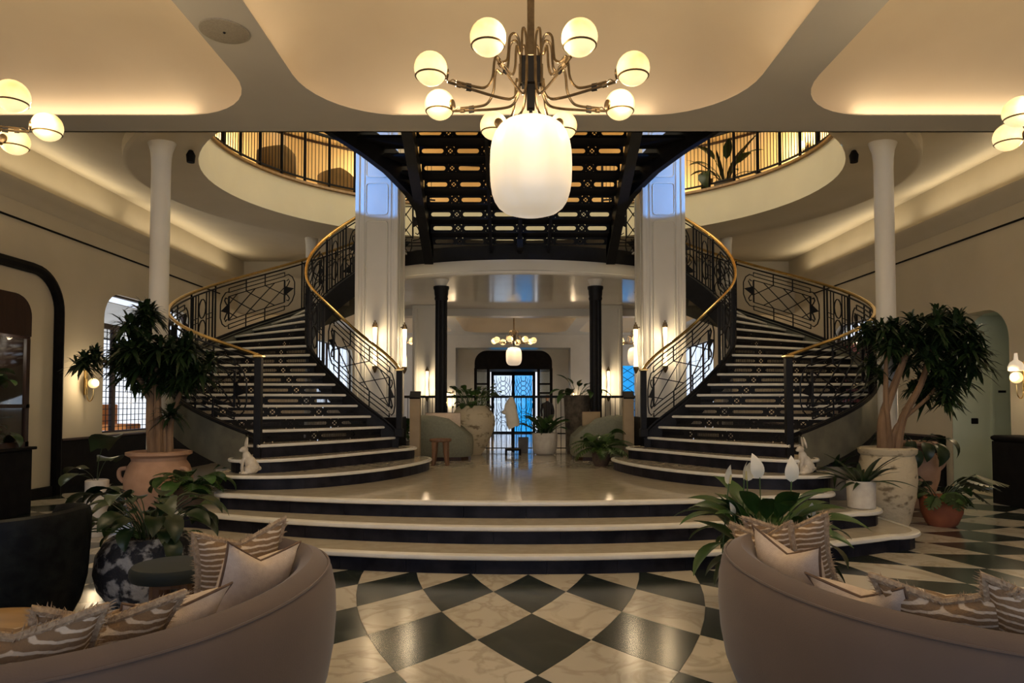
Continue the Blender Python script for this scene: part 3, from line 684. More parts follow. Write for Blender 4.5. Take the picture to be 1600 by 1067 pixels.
def pill_panel(mb, f, a0, a1, b0, b1, hole_a, hole_b, r, n=5, cross=False):
    ho, ou = rr_pairs(a0, a1, b0, b1, hole_a[0], hole_a[1], hole_b[0], hole_b[1], r, n)
    mb.strip([f(*p) for p in ho], [f(*p) for p in ou], True)
    if cross:
        ca, cb = (hole_a[0]+hole_a[1])/2, (hole_b[0]+hole_b[1])/2; ra, rb = (hole_a[1]-hole_a[0])/2, (hole_b[1]-hole_b[0])/2
        for s in (1, -1):
            w = .18; pts = [(ca-ra*.72-ra*w*.7, cb-s*rb*.72+s*rb*w), (ca-ra*.72+ra*w*.7, cb-s*rb*.72-s*rb*w), (ca+ra*.72+ra*w*.7, cb+s*rb*.72-s*rb*w), (ca+ra*.72-ra*w*.7, cb+s*rb*.72+s*rb*w)]
            mb.add([f(*p) for p in pts], [(0,1,2,3)])
        mb.add([f(ca+ra*.38*math.cos(k*PI/4), cb+rb*.38*math.sin(k*PI/4)) for k in range(8)], [tuple(range(8))])
def open_riser(f, width, h, npill, hf=.36, bars=0.0):
    """one pierced cast-iron riser: pills with rosettes between; f maps (metres across, metres up) to 3D"""
    mb = MB(); cw = width/npill; rs = min(.10, cw*.22); pw = (width - (npill-1)*rs*1.25)/npill; a = 0.0
    for q in range(npill):
        m_ = pw*.10; hh = h*hf; c = h*.47
        pill_panel(mb, f, a, a+pw, 0, h, (a+m_, a+pw-m_), (c-hh/2, c+hh/2), hh/2, 4)
        if bars:
            k = 1
            while a+m_+k*bars < a+pw-m_:
                q_ = a+m_+k*bars; mb.add([f(q_-.004, c-hh/2), f(q_+.004, c-hh/2), f(q_+.004, c+hh/2), f(q_-.004, c+hh/2)], [(0,1,2,3)]); k += 1
        a += pw
        if q < npill-1:
            w = rs*1.25; rr = min(w*.42, h*.27); pill_panel(mb, f, a, a+w, 0, h, (a+w/2-rr, a+w/2+rr), (c-rr, c+rr), rr, 3, True); a += w
    return mb
def lattice_panel(side, u0, u1):
    mb = MB(); r = .008; L = u1-u0; e = min(.75, L*.16); ua, ub = u0+e, u1-e
    V0, V1 = .34, .78
    add = lambda pts, rr=r, o=0: mb.bar(railpath(side, pts, .34, o), rr)
    # double stepped frame
    for k, dv in ((0, .0), (1, .075)):
        q = .12*k
        add([(ua-.02*k, V1+dv), (ub+.02*k, V1+dv)]); add([(ua-.02*k, V0-dv), (ub+.02*k, V0-dv)])
    add([(ua, V1+.15), (ub, V1+.15)]); add([(ua, V0-.15), (ub, V0-.15)])
    for uu, s in ((ua, -1), (ub, 1)):
        add([(uu, V0), (uu, V1)], .013)
        add([(uu, V1+.15), (uu, V1+.09), (uu+s*e*.28, V1+.09), (uu+s*e*.55, V1+.02), (uu+s*e*.72, V1-.10), (uu+s*e*.72, V0+.10), (uu+s*e*.55, V0-.02), (uu+s*e*.28, V0-.09), (uu, V0-.09), (uu, V0-.15)])
        # scrolls and leaf boss at the panel end
        vm = (V0+V1)/2
        for d in (1, -1):
            add([(uu+s*e*.05, vm+d*.05), (uu+s*e*.22, vm+d*.10), (uu+s*e*.36, vm+d*.17), (uu+s*e*.28, vm+d*.215), (uu+s*e*.14, vm+d*.19)], .009)
        P = [(uu, vm+.10), (uu+s*e*.28, vm+.055), (uu+s*e*.68, vm), (uu+s*e*.28, vm-.055), (uu, vm-.10)]
        for o in (-.006, .006): mb.add([rail(side, p[0], p[1], o) for p in P], [(0,1,2,3,4)])
    # diamonds
    n = 3; w = (ub-ua)/n; slope = (V1-V0)/(1.5*w)
    for k in range(-2, n+1):
        for s in (1, -1):
            x0 = ua + k*w + (0 if s > 0 else 0)
            a, b = max(ua, x0), min(ub, x0+1.5*w)
            if b-a < .05*w: continue
            va, vb = (a-x0)*slope, (b-x0)*slope
            if s > 0: add([(a, V0+va), (b, V0+vb)], .007, .004)
            else: add([(a, V1-va), (b, V1-vb)], .007, -.004)
    for t in (1/3, 2/3):
        um = ua+(ub-ua)*t; add([(um, V1), (um, 1.0)], .009); add([(um, .1), (um, V0)], .009)
    return mb
def picket_group(side, u0, u1):
    mb = MB(); r = .008; add = lambda pts, rr=r: mb.bar(railpath(side, pts), rr)
    w = u1-u0
    for t in (0, .16, .30, .70, .84, 1.0): add([(u0+w*t, .1), (u0+w*t, 1.0)], .012 if t in (0, 1.0) else r)
    for t0, t1 in ((.16, .30), (.70, .84), (0, .16), (.84, 1)):
        for v in (.52, .60): add([(u0+w*t0, v), (u0+w*t1, v)], .006)
    for vc in (.37, .73):
        pts = [(u0+w*.5+w*.17*math.cos(2*PI*k/14), vc+.165*math.sin(2*PI*k/14)) for k in range(15)]
        mb.bar([rail(side, *p) for p in pts[:-1]], r, True)
    return mb
def flip(mb, mir):
    mb.mirror = XA if mir else None; return mb
def staircase(mir):
    sd = 'right' if mir else 'left'; X = lambda x: 2*XA-x if mir else x
    st = thing('curved_staircase', (X(-2.9), 9.2, ZP), '%s sweeping curved staircase with black openwork risers and brass handrails' % sd, 'staircase')
    NT = 24
    for n in range(1, NT+1):
        F = front(n); B = front(n+1) if n+1 > 2 else front(2)
        zt = sz(n)
        if n in (1, 2): poly = F + [tuple(Ipt(5)), tuple(Opt(4.2))]
        else:
            nb = [tuple(Opt(n+1.12) + (Ipt(n+1.12)-Opt(n+1.12))*t) for t in np.linspace(0, 1, 13)]; poly = F + nb[::-1]
        mb = flip(MB(), mir); mb.prism(poly, zt-.03, zt); tr = mb.build('tread', M['terrazzo'], st)
        mb = flip(MB(), mir); m_ = len(F); rows = []
        for o, h in [(-.03,.0015),(.008,.0015),(.018,-.008),(.020,-.020),(.012,-.033),(-.03,-.034)]:
            row = []
            for i in range(m_):
                a, b = F[max(i-1,0)], F[min(i+1,m_-1)]; d = Vector((b[0]-a[0], b[1]-a[1])).normalized(); row.append((F[i][0]-d.y*o*-1, F[i][1]+d.x*o*-1, zt+h))
            rows.append(row)
        mb.sheets(rows); mb.build('nosing', M['nosing'], tr, smooth=True)
        # riser
        pts = []
        for i in range(m_):
            a, b = F[max(i-1,0)], F[min(i+1,m_-1)]; d = Vector((b[0]-a[0], b[1]-a[1])).normalized(); pts.append((F[i][0]-d.y*.025, F[i][1]+d.x*.025))
        L = [0.0]
        for i in range(1, m_): L.append(L[-1]+math.dist(pts[i-1], pts[i]))
        z0 = zt - SR; h = SR-.03
        def f(a, b, pts=pts, L=L, z0=z0):
            return (float(np.interp(a, L, [p[0] for p in pts])), float(np.interp(a, L, [p[1] for p in pts])), z0+b)
        if n <= 3:
            mb = MB(); mb.strip([(*p, z0) for p in pts], [(*p, z0+h) for p in pts]); flip(mb, mir).build('riser', M['riser'], st, solid=.012)
        else: flip(open_riser(f, L[-1], h, 4, .34, .016), mir).build('riser', M['iron'], st, solid=.008)
    # stringers
    us = np.arange(2.6, 24.61, .35)
    for side, o, lo, hi, m_, nm in (('in', -.06, -.36, .05, M['iron'], 'stringer'), ('out', .06, -.42, .07, M['iron_grey'], 'stringer')):
        uu = [u for u in us if u >= (2.6 if side == 'in' else 3.0)]
        mb = MB(); a = [rail(side, u, hi, o*1.0) for u in uu]; b = [rail(side, u, max(lo, -SR*(u-1.6)-.12), o*1.0) for u in uu]
        a2 = [rail(side, u, hi, o*.2) for u in uu]; b2 = [rail(side, u, max(lo, -SR*(u-1.6)-.12), o*.2) for u in uu]
        mb.sheets([a, b, b2, a2, a]); flip(mb, mir).build(nm, m_, st, smooth=True)
        mb = MB(); mb.tube([rail(side, u, hi+.012, o*.6) for u in uu], .028, 6); flip(mb, mir).build('stringer_cap', M['iron'], st, smooth=True)
    # balustrades
    for side, seq, un in (('in', [('L',2.9,8.9),('G',9.3,11.2),('L',11.6,17.6),('G',17.9,19.6),('L',20.0,24.8)], 2.55),
                          ('out', [('L',3.25,6.3),('G',6.45,7.5),('L',7.8,10.9),('G',11.1,12.5),('L',12.8,17.3),('G',17.6,19.1),('L',19.4,24.2)], 3.05)):
        uend = seq[-1][2]+.15
        mb = MB()
        for v in (.10, 1.0): mb.bar(railpath(side, [(un, v), (uend, v)]), .010)
        mb.bar(railpath(side, [(un, .04), (uend, .04)]), .008)
        for k, a, b in seq: mb.bar(railpath(side, [(a-.12, .08), (a-.12, 1.05)]), .012)
        bal = flip(mb, mir).build('balustrade', M['iron'], st)
        for k, a, b in seq:
            mb = lattice_panel(side, a, b) if k == 'L' else picket_group(side, a, b)
            flip(mb, mir).build('lattice_panel' if k == 'L' else 'picket_panel', M['iron'], bal)
        hv = 1.075
        pth = [rail(side, u, hv) for u in np.arange(un, uend+.01, .25)]
        mb = MB(); mb.tube(pth, .030, 8, flat=.75); flip(mb, mir).build('handrail', M['brass'], bal, smooth=True)
        p = rail(side, un, 0); pz = ZP+SR*(1 if side == 'out' else 3)
        mb = MB(); top = rail(side, un, hv)[2]
        ang = 0; mb.box((p[0], p[1], (pz+top-.03)/2), (.085, .085, top-.03-pz)); mb.box((p[0], p[1], pz+.06), (.12,.12,.12)); flip(mb, mir).build('newel_post', M['iron'], bal, bevel=.008)
        mb = MB(); mb.box((p[0], p[1], top-.012), (.115,.115,.035)); flip(mb, mir).build('newel_cap', M['brass'], bal, bevel=.01)
    return st
st_l = staircase(False); st_r = staircase(True)

# ---- landing edge and the central flight that comes forward over the room
cf = thing('central_staircase', (XA, 12.3, sz(24)), 'dark cast iron central flight with pierced risers seen from below', 'staircase')
fr0 = slab_front()
mb = MB(); fr2 = [(x, y-.04) for x, y in fr0]
mb.sheets([[(x,y,4.07) for x,y in fr2], [(x,y,4.33) for x,y in fr2], [(x,y+.12,4.33) for x,y in fr2]]); mb.build('landing_edge', M['iron'], cf, smooth=True)
CZ, CR, CT, NC = sz(24)+.02, .158, .315, 10
def cy_(m): return 12.32 - CT*m
def cw_(y): return float(np.interp(y, [8.6, 9.1, 9.5, 9.81, 10.14, 10.5, 10.91, 11.3, 11.68, 12.6], [4.3, 3.6, 3.15, 2.83, 2.45, 2.12, 1.86, 1.72, 1.66, 1.66]))
for m_ in range(NC):
    y = cy_(m_); z0 = CZ+CR*m_; w = cw_(y)
    mb = MB(); mb.prism([(XA-w, y), (XA-cw_(y-CT), y-CT-.03), (XA+cw_(y-CT), y-CT-.03), (XA+w, y)][::-1], z0+CR-.03, z0+CR); mb.build('tread', M['iron'], cf)
    wi = 1.56 - .0*m_
    f = lambda a, b, y=y, z0=z0: (XA-wi+a, y-.0, z0+b)
    open_riser(f, 2*wi, CR-.03, 6, .56).build('riser', M['iron'], cf, solid=.01)
    for s in (-1, 1):
        if w - wi > .25:
            ww = w-wi-.12
            g = lambda a, b, y=y, z0=z0, s=s: (XA+s*(wi+.12+a), y, z0+b)
            open_riser(g, ww, CR-.03, max(1, round(ww/.55)), .5).build('riser', M['iron'], cf, solid=.01)
# stringers: outer ones flare, inner carriages run straight
for s in (-1, 1):
    ys = np.linspace(12.45, 8.7, 26); mb = MB()
    def zz(y): return CZ + (12.32-y)/CT*CR
    A = [(XA+s*cw_(y), y, zz(y)+.25) for y in ys]; B = [(XA+s*cw_(y), y, zz(y)-.22) for y in ys]
    A2 = [(XA+s*(cw_(y)-.10), y, zz(y)+.25) for y in ys]; B2 = [(XA+s*(cw_(y)-.10), y, zz(y)-.22) for y in ys]
    mb.sheets([A, B, B2, A2, A]); mb.build('stringer', M['iron'], cf, smooth=True)
    mb = MB()
    Q = lambda x, dz: [(XA+s*x, y, zz(y)+dz) for y in (12.4, 8.75)]
    mb.sheets([Q(1.56, .0), Q(1.56, -.30), Q(1.72, -.30), Q(1.72, 0), Q(1.56, 0)]); mb.build('carriage_beam', M['iron'], cf)
    mb = MB()
    for dx in (.52,):
        Q = lambda x, dz: [(XA+s*x, y, zz(y)+dz) for y in (12.4, 8.75)]
        mb.sheets([Q(dx-.025, .0), Q(dx-.025, -.10), Q(dx+.025, -.10), Q(dx+.025, 0), Q(dx-.025, 0)])
    mb.build('carriage_rib', M['iron'], cf)
mb = MB(); mb.bx(XA-.05, XA+.05, 12.0, 12.45, 4.2, 4.4)
Q = lambda x, dz: [(XA+x, y, zz(y)+dz) for y in (12.4, 8.75)]
mb.sheets([Q(-.03, .0), Q(-.03, -.14), Q(.03, -.14), Q(.03, 0), Q(-.03, 0)]); mb.build('carriage_rib', M['iron'], cf)
mb = MB(); mb.bx(XA-4.3, XA+4.3, YB, 9.1, 5.62, 5.86); mb.build('flight_head', M['iron'], cf)
# short balustrades on the landing between pillar and central flight
for s in (-1, 1):
    t = thing('landing_railing', (XA+s*1.95, 12.7, 4.3), 'short black lattice railing on the landing beside the %s pillar' % ('left' if s < 0 else 'right'), 'railing')
    mb = MB(); f = lambda a, b: (XA+s*(2.55-a), 12.78-.10*a, 4.33+b)
    for v in (.06, .12, .92, 1.0): mb.bar([f(0, v), f(.88, v)], .009)
    for a in (0, .08, .88): mb.bar([f(a, .0), f(a, 1.02)], .012)
    mb.build('frame', M['iron'], t)
    mb = MB()
    for a0, b0, a1, b1 in ((.12,.22,.55,.80),(.12,.80,.55,.22),(.12,.5,.34,.8),(.34,.8,.55,.5),(.12,.5,.34,.22),(.34,.22,.55,.5),(.12,.22,.12,.8),(.12,.8,.55,.8),(.12,.22,.55,.22)): mb.bar([f(a0,b0), f(a1,b1)], .008)
    mb.bar([f(.57,.2), f(.57,.82)], .014); mb.bar([f(a,b) for a,b in ((.57,.86),(.68,.84),(.78,.72),(.80,.5),(.78,.3),(.68,.18),(.57,.16))], .009)
    mb.bar([f(a,b) for a,b in ((.6,.55),(.66,.62),(.70,.70),(.66,.75),(.62,.72))], .009); mb.bar([f(a,b) for a,b in ((.6,.47),(.66,.40),(.70,.32),(.66,.27),(.62,.30))], .009)
    mb.add([f(.57,.62), f(.68,.56), f(.80,.51), f(.68,.46), f(.57,.40)], [(0,1,2,3,4)]); mb.build('lattice_panel', M['iron'], t)
    mb = MB(); mb.tube([f(-.02,1.05), f(.9,1.05)], .026, 8); mb.build('handrail', M['brass'], t, smooth=True)

# ---- back balustrade of the platform
bb = thing('platform_balustrade', (XA, 14.0, ZP), 'black railing along the rear edge of the platform', 'railing')
mb = MB(); mb.bx(XA-2.9, XA+2.9, 13.98, 14.04, 1.58, 1.63); mb.build('handrail', M['iron'], bb, bevel=.01)
mb = MB(); mb.bx(XA-2.9, XA+2.9, 13.995, 14.025, .85, .875); mb.bx(XA-2.9, XA+2.9, 13.995, 14.025, .56, .58); mb.build('rail', M['iron'], bb)
proto = None
for k in range(58):
    x = XA-2.85+.1*k
    if proto is None:
        mb = MB(); mb.bar([(0,0,0), (0,0,1.07)], .006); proto = mb.build('spindle', M['iron'], bb, world=False); proto.matrix_basis = Matrix.Translation((x-XA, .01, 0))
    else: put(proto, bb, Matrix.Translation((x-XA, .01, 0)), 'spindle')
# ================================================================ lamps
def chandelier_proto(label, loc, group, rot, rod_top, light=True):
    t = thing('globe_chandelier', loc, label, 'chandelier', group, 0)
    W = False
    mb = MB(); mb.box((0,0,(rod_top+.2)/2), (.046,.046,rod_top-.2)); mb.build('rod', M['bronze'], t, world=W, bevel=.005)
    mb = MB(); mb.box((0,0,.10), (.115,.115,.17)); mb.box((0,0,-.02), (.05,.05,.24)); mb.lathe([(.012,-.22),(.012,-.14)], 8); mb.build('hub', M['black'], t, world=W, bevel=.006)
    a_me = g_me = r_me = c_me = None
    for k in range(8):
        a = rot + PI/8 + k*PI/4; mt = Matrix.Rotation(a, 4, 'Z')
        if a_me is None:
            up = catmull([(.07,0,.02),(.07,0,.20),(.085,0,.30),(.115,0,.33),(.145,0,.30),(.155,0,.20),(.165,0,.15),(.20,0,.13),(.235,0,.16),(.25,0,.12),(.262,0,.02),(.30,0,-.045),(.36,0,-.06),(.50,0,-.05)], 4)
            lo = catmull([(.075,0,.14),(.08,0,.0),(.12,0,-.085),(.20,0,-.10),(.36,0,-.085),(.555,0,-.06)], 4)
            wire = catmull([(.50,0,-.05),(.52,0,-.04),(.545,0,-.055),(.57,0,-.04)], 3)
            mb = MB(); mb.tube(up, .0085, 6); mb.tube(lo, .0085, 6); mb.tube(wire, .004, 5); mb.tube([(.47,0,-.072),(.50,0,-.068)], .014, 8)
            a_me = mb.build('arm', M['bronze'], t, smooth=True, world=W); a_me.matrix_basis = mt
            mb = MB(); mb.box((.42,0,-.070), (.035,.012,.045)); c_me = mb.build('arm_clamp', M['black'], a_me, world=W)
            mb = MB(); mb.sphere((.66,0,0), .100, 24, 16); g_me = mb.build('globe', M['glow'], t, smooth=True, world=W); g_me.matrix_basis = mt
            mb = MB(); n = 28; mb.tube([(.66+.0905*math.cos(2*PI*q/n), .0905*math.sin(2*PI*q/n), -.046) for q in range(n)], .0055, 6, True); r_me = mb.build('ring', M['bronze'], g_me, smooth=True, world=W)
            mb = MB(); mb.lathe([(.034,-.002),(.034,.010),(.02,.014)], 14); cp = mb.build('cap', M['bronze'], g_me, smooth=True, world=W)
            cp.matrix_basis = Matrix.Translation((.565,0,-.015)) @ Matrix.Rotation(-PI/2, 4, 'Y')
        else:
            o = put(a_me, t, mt, 'arm'); put(c_me, o, Matrix(), 'arm_clamp')
            g = put(g_me, t, mt, 'globe'); put(r_me, g, Matrix(), 'ring'); put(cp, g, cp.matrix_basis, 'cap')
    # ribbed alabaster pendant
    mb = MB(); n = 48; rows = []
    for i in range(15):
        th = -PI/2 + PI*i/14; cz, rr = math.sin(th), math.cos(th)
        e = 3.2; zz = -.515 + .30*math.copysign(abs(cz)**(.72), cz); rad = .262*abs(rr)**(.50) if 0 < i < 14 else .002
        rows.append([((rad*(1 - .018*(math.cos(6*2*PI*k/n) > .93)))*math.cos(2*PI*k/n), (rad*(1-.018*(math.cos(6*2*PI*k/n) > .93)))*math.sin(2*PI*k/n), zz) for k in range(n)])
    mb.sheets(rows, True); mb.build('pendant_shade', M['glow_pend'], t, smooth=True, world=W)
    mb = MB(); mb.lathe([(.05,-.222),(.05,-.208),(.02,-.20)], 20); mb.build('shade_cap', M['bronze'], t, smooth=True, world=W)
    if light:
        for k in range(4):
            a = rot + k*PI/2; lamp_light('chandelier_light', (.62*math.cos(a), .62*math.sin(a), .0), 16, WARM, t, .09)
        l = bpy.data.lights.new('coffer_fill_spot', 'SPOT'); l.energy = 12*LAMP; l.color = WARM; l.spot_size = R(165); l.spot_blend = .6; l.shadow_soft_size = .15  # spot added above the hub to brighten the coffer
        o = bpy.data.objects.new('coffer_fill_spot', l); o.location = (0, 0, .42); o.rotation_euler = (PI, 0, 0); COL.objects.link(o); o.parent = t; o.visible_camera = False
    return t
ZR = 3.506
chandelier_proto('large globe chandelier with ribbed pendant hanging in the centre foreground', (.12, 4.35, ZR), 'globe chandeliers', 0, 1.86)
chandelier_proto('globe chandelier cut off by the left edge of the picture', (-3.83, 4.45, ZR-.06), 'globe chandeliers', R(12.5), 1.9)
chandelier_proto('globe chandelier cut off by the right edge of the picture', (4.06, 4.5, ZR-.06), 'globe chandeliers', R(16), 1.9)
for i, (x, lb) in enumerate(((.06, 'small distant globe chandelier in front of the entrance doors'), (4.05, 'distant globe chandelier half hidden by right pillar sconce'), (-3.9, 'distant globe chandelier half hidden behind the left pillar'))):
    chandelier_proto(lb, (x, 22.6, ZR), 'globe chandeliers', R(11), 1.86)

def tube_sconce(loc, face, label, h=.62, light=7):
    """glass tube in bronze caps standing off a wall; face = unit vector away from the wall"""
    t = thing('tube_sconce', loc, label, 'wall lamp', 'tube sconces'); W = False; fx, fy = face
    ox, oy = fx*.075, fy*.075
    mb = MB(); pr = []
    for i in range(13): q = i/12; pr.append((.030 + .006*math.cos(q*2*PI*1.0), -h/2+h*q))
    mb.lathe(pr, 18, (ox,oy,0)); mb.build('glass_tube', M['glow_tube'], t, smooth=True, world=W)
    mb = MB(); mb.lathe([(.042,h/2-.01),(.042,h/2+.03),(.03,h/2+.04),(.03,h/2+.065),(.012,h/2+.07),(.012,h/2+.10)], 16, (ox,oy,0)); mb.build('top_cap', M['bronze'], t, smooth=True, world=W)
    mb = MB(); mb.lathe([(.006,-h/2-.10),(.02,-h/2-.08),(.042,-h/2-.03),(.042,-h/2+.01)], 16, (ox,oy,0)); mb.build('bottom_cap', M['bronze'], t, smooth=True, world=W)
    mb = MB()
    for z in (h/2+.02, -h/2-.02): mb.tube([(0,0,z), (ox,oy,z)], .010, 6)
    mb.build('bracket', M['bronze'], t, world=W)
    mb = MB(); mb.box((fx*.004, fy*.004, 0), (.05 if fy else .012, .05 if fx else .012, h+.06)); mb.build('backplate', M['bronze'], t, world=W)
    if light: 
        for z in (.16, -.16): lamp_light('sconce_light', (fx*.16, fy*.16, z), light/2, WARM, t, .04)
    return t
tube_sconce((-2.13, 10.79, 2.36), (0,-1), 'glass tube sconce on the front of the left pillar')
tube_sconce((-1.79, 11.0, 2.36), (1,0), 'glass tube sconce on the inner side of the left pillar')
tube_sconce((2.38, 10.79, 2.36), (0,-1), 'glass tube sconce on the front of the right pillar')
tube_sconce((2.05, 11.0, 2.36), (-1,0), 'glass tube sconce on the inner side of the right pillar')
tube_sconce((-1.99, 16.27, 1.92), (0,-1), 'distant tube sconce on the white pier behind the left dark column', light=10)
tube_sconce((2.26, 16.27, 1.92), (0,-1), 'distant tube sconce on the white pier behind the right dark column', light=10)
for x, lb in ((-3.05, 'far left tube sconce of a small pair on the end wall'), (-2.76, 'far tube sconce nearer the revolving door on its left'), (2.85, 'far tube sconce just right of the revolving door'), (5.0-.1, 'far tube sconce beside the narrow blue window')):
    tube_sconce((x, YF-.012, 1.62), (0,-1), lb, light=9)
# wall lamps on the side walls
def arm_sconce(loc, s, label, shade):
    t = thing('wall_lamp', loc, label, 'wall lamp', None); W = False
    mb = MB(); mb.tube([(0,0,.22),(0,0,-.18)], .022, 8); mb.lathe([(.03,-.2),(.03,.24)], 10, (s*.012,0,0)); mb.build('backplate', M['brass'], t, smooth=True, world=W)
    mb = MB(); mb.tube(catmull([(s*.03,0,-.12),(s*.04,0,-.25),(s*.10,-.03,-.31),(s*.17,-.06,-.25),(s*.18,-.06,-.10)], 4), .008, 6); mb.build('arm', M['brass'], t, smooth=True, world=W)
    mb = MB(); mb.sphere((s*.18,-.06,-.0), .085, 16, 10); mb.build('globe', M['glow'], t, smooth=True, world=W)
    if shade: mb = MB(); mb.lathe([(.10,.10),(.105,.16),(.08,.22),(.03,.26),(.02,.36)], 18, (s*.18,-.06,0), cap0=False); mb.build('shade', M['glow_pend'], t, smooth=True, world=W)
    lamp_light('wall_lamp_light', (s*.30, -.12, .02), 11, WARM, t, .05)
    return t
arm_sconce((WL+.02, 11.95, 1.82), 1, 'brass wall lamp with glowing globe beside the left window', False)
arm_sconce((WR-.02, 10.25, 1.86), -1, 'wall lamp with white ribbed shade and globe at the right edge', True)
# lamps of the upper gallery
def small_sconce(a, r, z, label):
    p = (VC[0]+r*math.sin(a), VC[1]+r*math.cos(a), z); t = thing('gallery_wall_lamp', p, label, 'wall lamp', 'gallery wall lamps'); W = False
    ix, iy = -math.sin(a), -math.cos(a)
    mb = MB(); mb.box((0,0,0), (.06,.06,.2)); mb.tube([(0,0,0),(ix*.12,iy*.12,.0)], .012, 6); mb.build('bracket', M['bronze'], t, world=W)
    mb = MB(); mb.sphere((ix*.15,iy*.15,.08), (.07,.07,.10), 14, 10); mb.build('globe', M['glow'], t, smooth=True, world=W)
    lamp_light('gallery_light', (ix*.35,iy*.35,.1), 70, (1,.74,.40), t, .1)
for a, z, lb in ((R(-58), 7.0, 'gallery wall lamp above the left armchairs'), (R(-28), 7.0, 'gallery wall lamp behind the left pillar'), (R(28), 6.65, 'glowing gallery wall lamp low beside the right pillar'), (R(55), 7.1, 'glowing gallery wall lamp above the upstairs plant')):
    small_sconce(a, 7.84, z, lb)

# ================================================================ upstairs furniture
def gallery_chair(x, y, a, label):
    p = (x, y, 5.58)
    t = thing('gallery_armchair', p, label, 'armchair', 'gallery armchairs', -a); W = False
    mb = MB(); rows = []
    for h, k in ((.12,.98),(.5,1.0),(.82,.98),(.86,.9)):
        rows.append([(.40*k*math.cos(q), .34*k*math.sin(q), h*(1-.12*abs(math.cos(q)))) for q in np.linspace(PI, 2*PI, 17)])
    for h, k in ((.84,.82),(.45,.78)): rows.append([(.40*k*math.cos(q), .34*k*math.sin(q), h*(1-.12*abs(math.cos(q)))) for q in np.linspace(PI, 2*PI, 17)])
    mb.sheets(rows); mb.build('backrest', M['chairgold'], t, smooth=True, world=W, solid=.02)
    mb = MB(); mb.lathe([(.33,.12),(.36,.2),(.36,.40),(.30,.45)], 20, (0,.08,0)); mb.build('seat', M['chairgold'], t, smooth=True, world=W)
    for x, y in ((-.25,-.15),(.25,-.15),(-.22,.3),(.22,.3)): mb = MB(); mb.tube([(x,y,0),(x*.95,y*.95,.14)], .016, 6); mb.build('leg', M['black'], t, world=W)
gallery_chair(-4.62, 13.35, R(-50), 'ochre tub armchair upstairs, left one of two behind railing'); gallery_chair(-3.78, 14.7, R(-30), 'ochre tub armchair upstairs next to the left pillar')
p = (-6.0, 13.6, 6.62); t = thing('gallery_pendant', p, 'dark brown pendant lampshade hanging in the left gallery', 'pendant lamp'); W = False
mb = MB(); mb.lathe([(.30,-.06),(.30,0),(.12,.10),(.02,.13)], 20); mb.build('shade', M['darkwood'], t, smooth=True, world=W)
mb = MB(); mb.tube([(0,0,.12),(0,0,2.18)], .008, 5); mb.build('cord', M['black'], t, world=W)
# ================================================================ furniture
W = False
def crescent_sofa(outer, label, loc, mir, seatdepth=.58, fabric='velvet', H=.75, leg=True, cat='sofa', name='curved_sofa', back=.205):
    """outer = plan points of the back's outer face (relative to loc), running from one end to the other"""
    t = thing(name, loc, label, cat)
    P = catmull(outer, 6); n = len(P)
    def nrm(i):
        a, b = P[max(i-1,0)], P[min(i+1,n-1)]; d = Vector((b[0]-a[0], b[1]-a[1])).normalized(); return Vector((-d.y, d.x)), d
    prof = [(.13,.05),(.075,.10),(.035,.20),(.010,.34),(0,.48),(.004,.60),(.022,.685),(.060,.735),(.115,.757),(back*.62,.752),(back*.82,.725),(back*.95,.67),(back,.60),(back,.40),(back,.20)]
    prof = [(d, z*H/.76) for d, z in prof]; dc = back*.5
    secs = []
    lift = lambda i: 1 + .065*max(0, 1-i/(.5*n))**1.3
    ends = [R(a) for a in (88, 75, 60, 45, 30, 15)]
    def sec(i, shrink, adv, drop):
        nn, d = nrm(i); p = Vector(P[i]) + d*adv; row = []
        for dd, z in prof:
            q = p + nn*(dc + (dd-dc)*shrink); row.append((q.x, q.y, .05+(z-.05)*(1-drop)*lift(i)))
        return row
    for a in ends: secs.append(sec(0, math.cos(a), -math.sin(a)*back*.55, .10*(1-math.cos(a))))
    for i in range(n): secs.append(sec(i, 1, 0, 0))
    for a in ends[::-1]: secs.append(sec(n-1, math.cos(a), math.sin(a)*back*.55, .10*(1-math.cos(a))))
    mb = MB(); mb.sheets(secs); m0 = len(prof); mb.f.append(tuple(range(m0))); mb.f.append(tuple(range(len(mb.v)-m0, len(mb.v)))[::-1])
    if mir: mb.mirror = 0
    mb.build('backrest', M[fabric], t, smooth=True, world=W)
    # welt along the outer top edge
    mb = MB(); pts = []
    for i in range(n): nn, d = nrm(i); q = Vector(P[i]) + nn*.036; pts.append((q.x, q.y, .712*H/.76*lift(i)))
    mb.tube(pts, .006, 5)
    if mir: mb.mirror = 0
    mb.build('welt', M[fabric], t, smooth=True, world=W)
    # seat
    A, B = [], []
    sprof = [(back-.04,.14),(back-.04,.40),(back+.08,.435),(back+seatdepth*.7,.435),(back+seatdepth*.95,.42),(back+seatdepth,.37),(back+seatdepth,.14)]
    rows = []
    cx, cy = sum(p[0] for p in (P[0], P[-1]))/2, sum(p[1] for p in (P[0], P[-1]))/2
    for d_, z in sprof:
        row = []
        for i in range(2, n-2): nn, d = nrm(i); q = Vector(P[i]) + nn*d_; row.append((q.x, q.y, z))
        rows.append(row)
    mb = MB(); mb.sheets(rows)
    k = n-4; mb.f.append(tuple(r*k for r in range(len(sprof)))[::-1]); mb.f.append(tuple(r*k+k-1 for r in range(len(sprof))))
    if mir: mb.mirror = 0
    mb.build('seat', M[fabric], t, smooth=True, world=W)
    if leg:
        for i in (4, n//2, n-5):
            nn, d = nrm(i)
            for dd in (.16, back+seatdepth*.7):
                q = Vector(P[i]) + nn*dd; mb = MB(); mb.lathe([(.016,0),(.024,.15)], 10, (q.x, q.y, 0))
                if mir: mb.mirror = 0
                mb.build('leg', M['darkwood'], t, smooth=True, world=W)
    return t
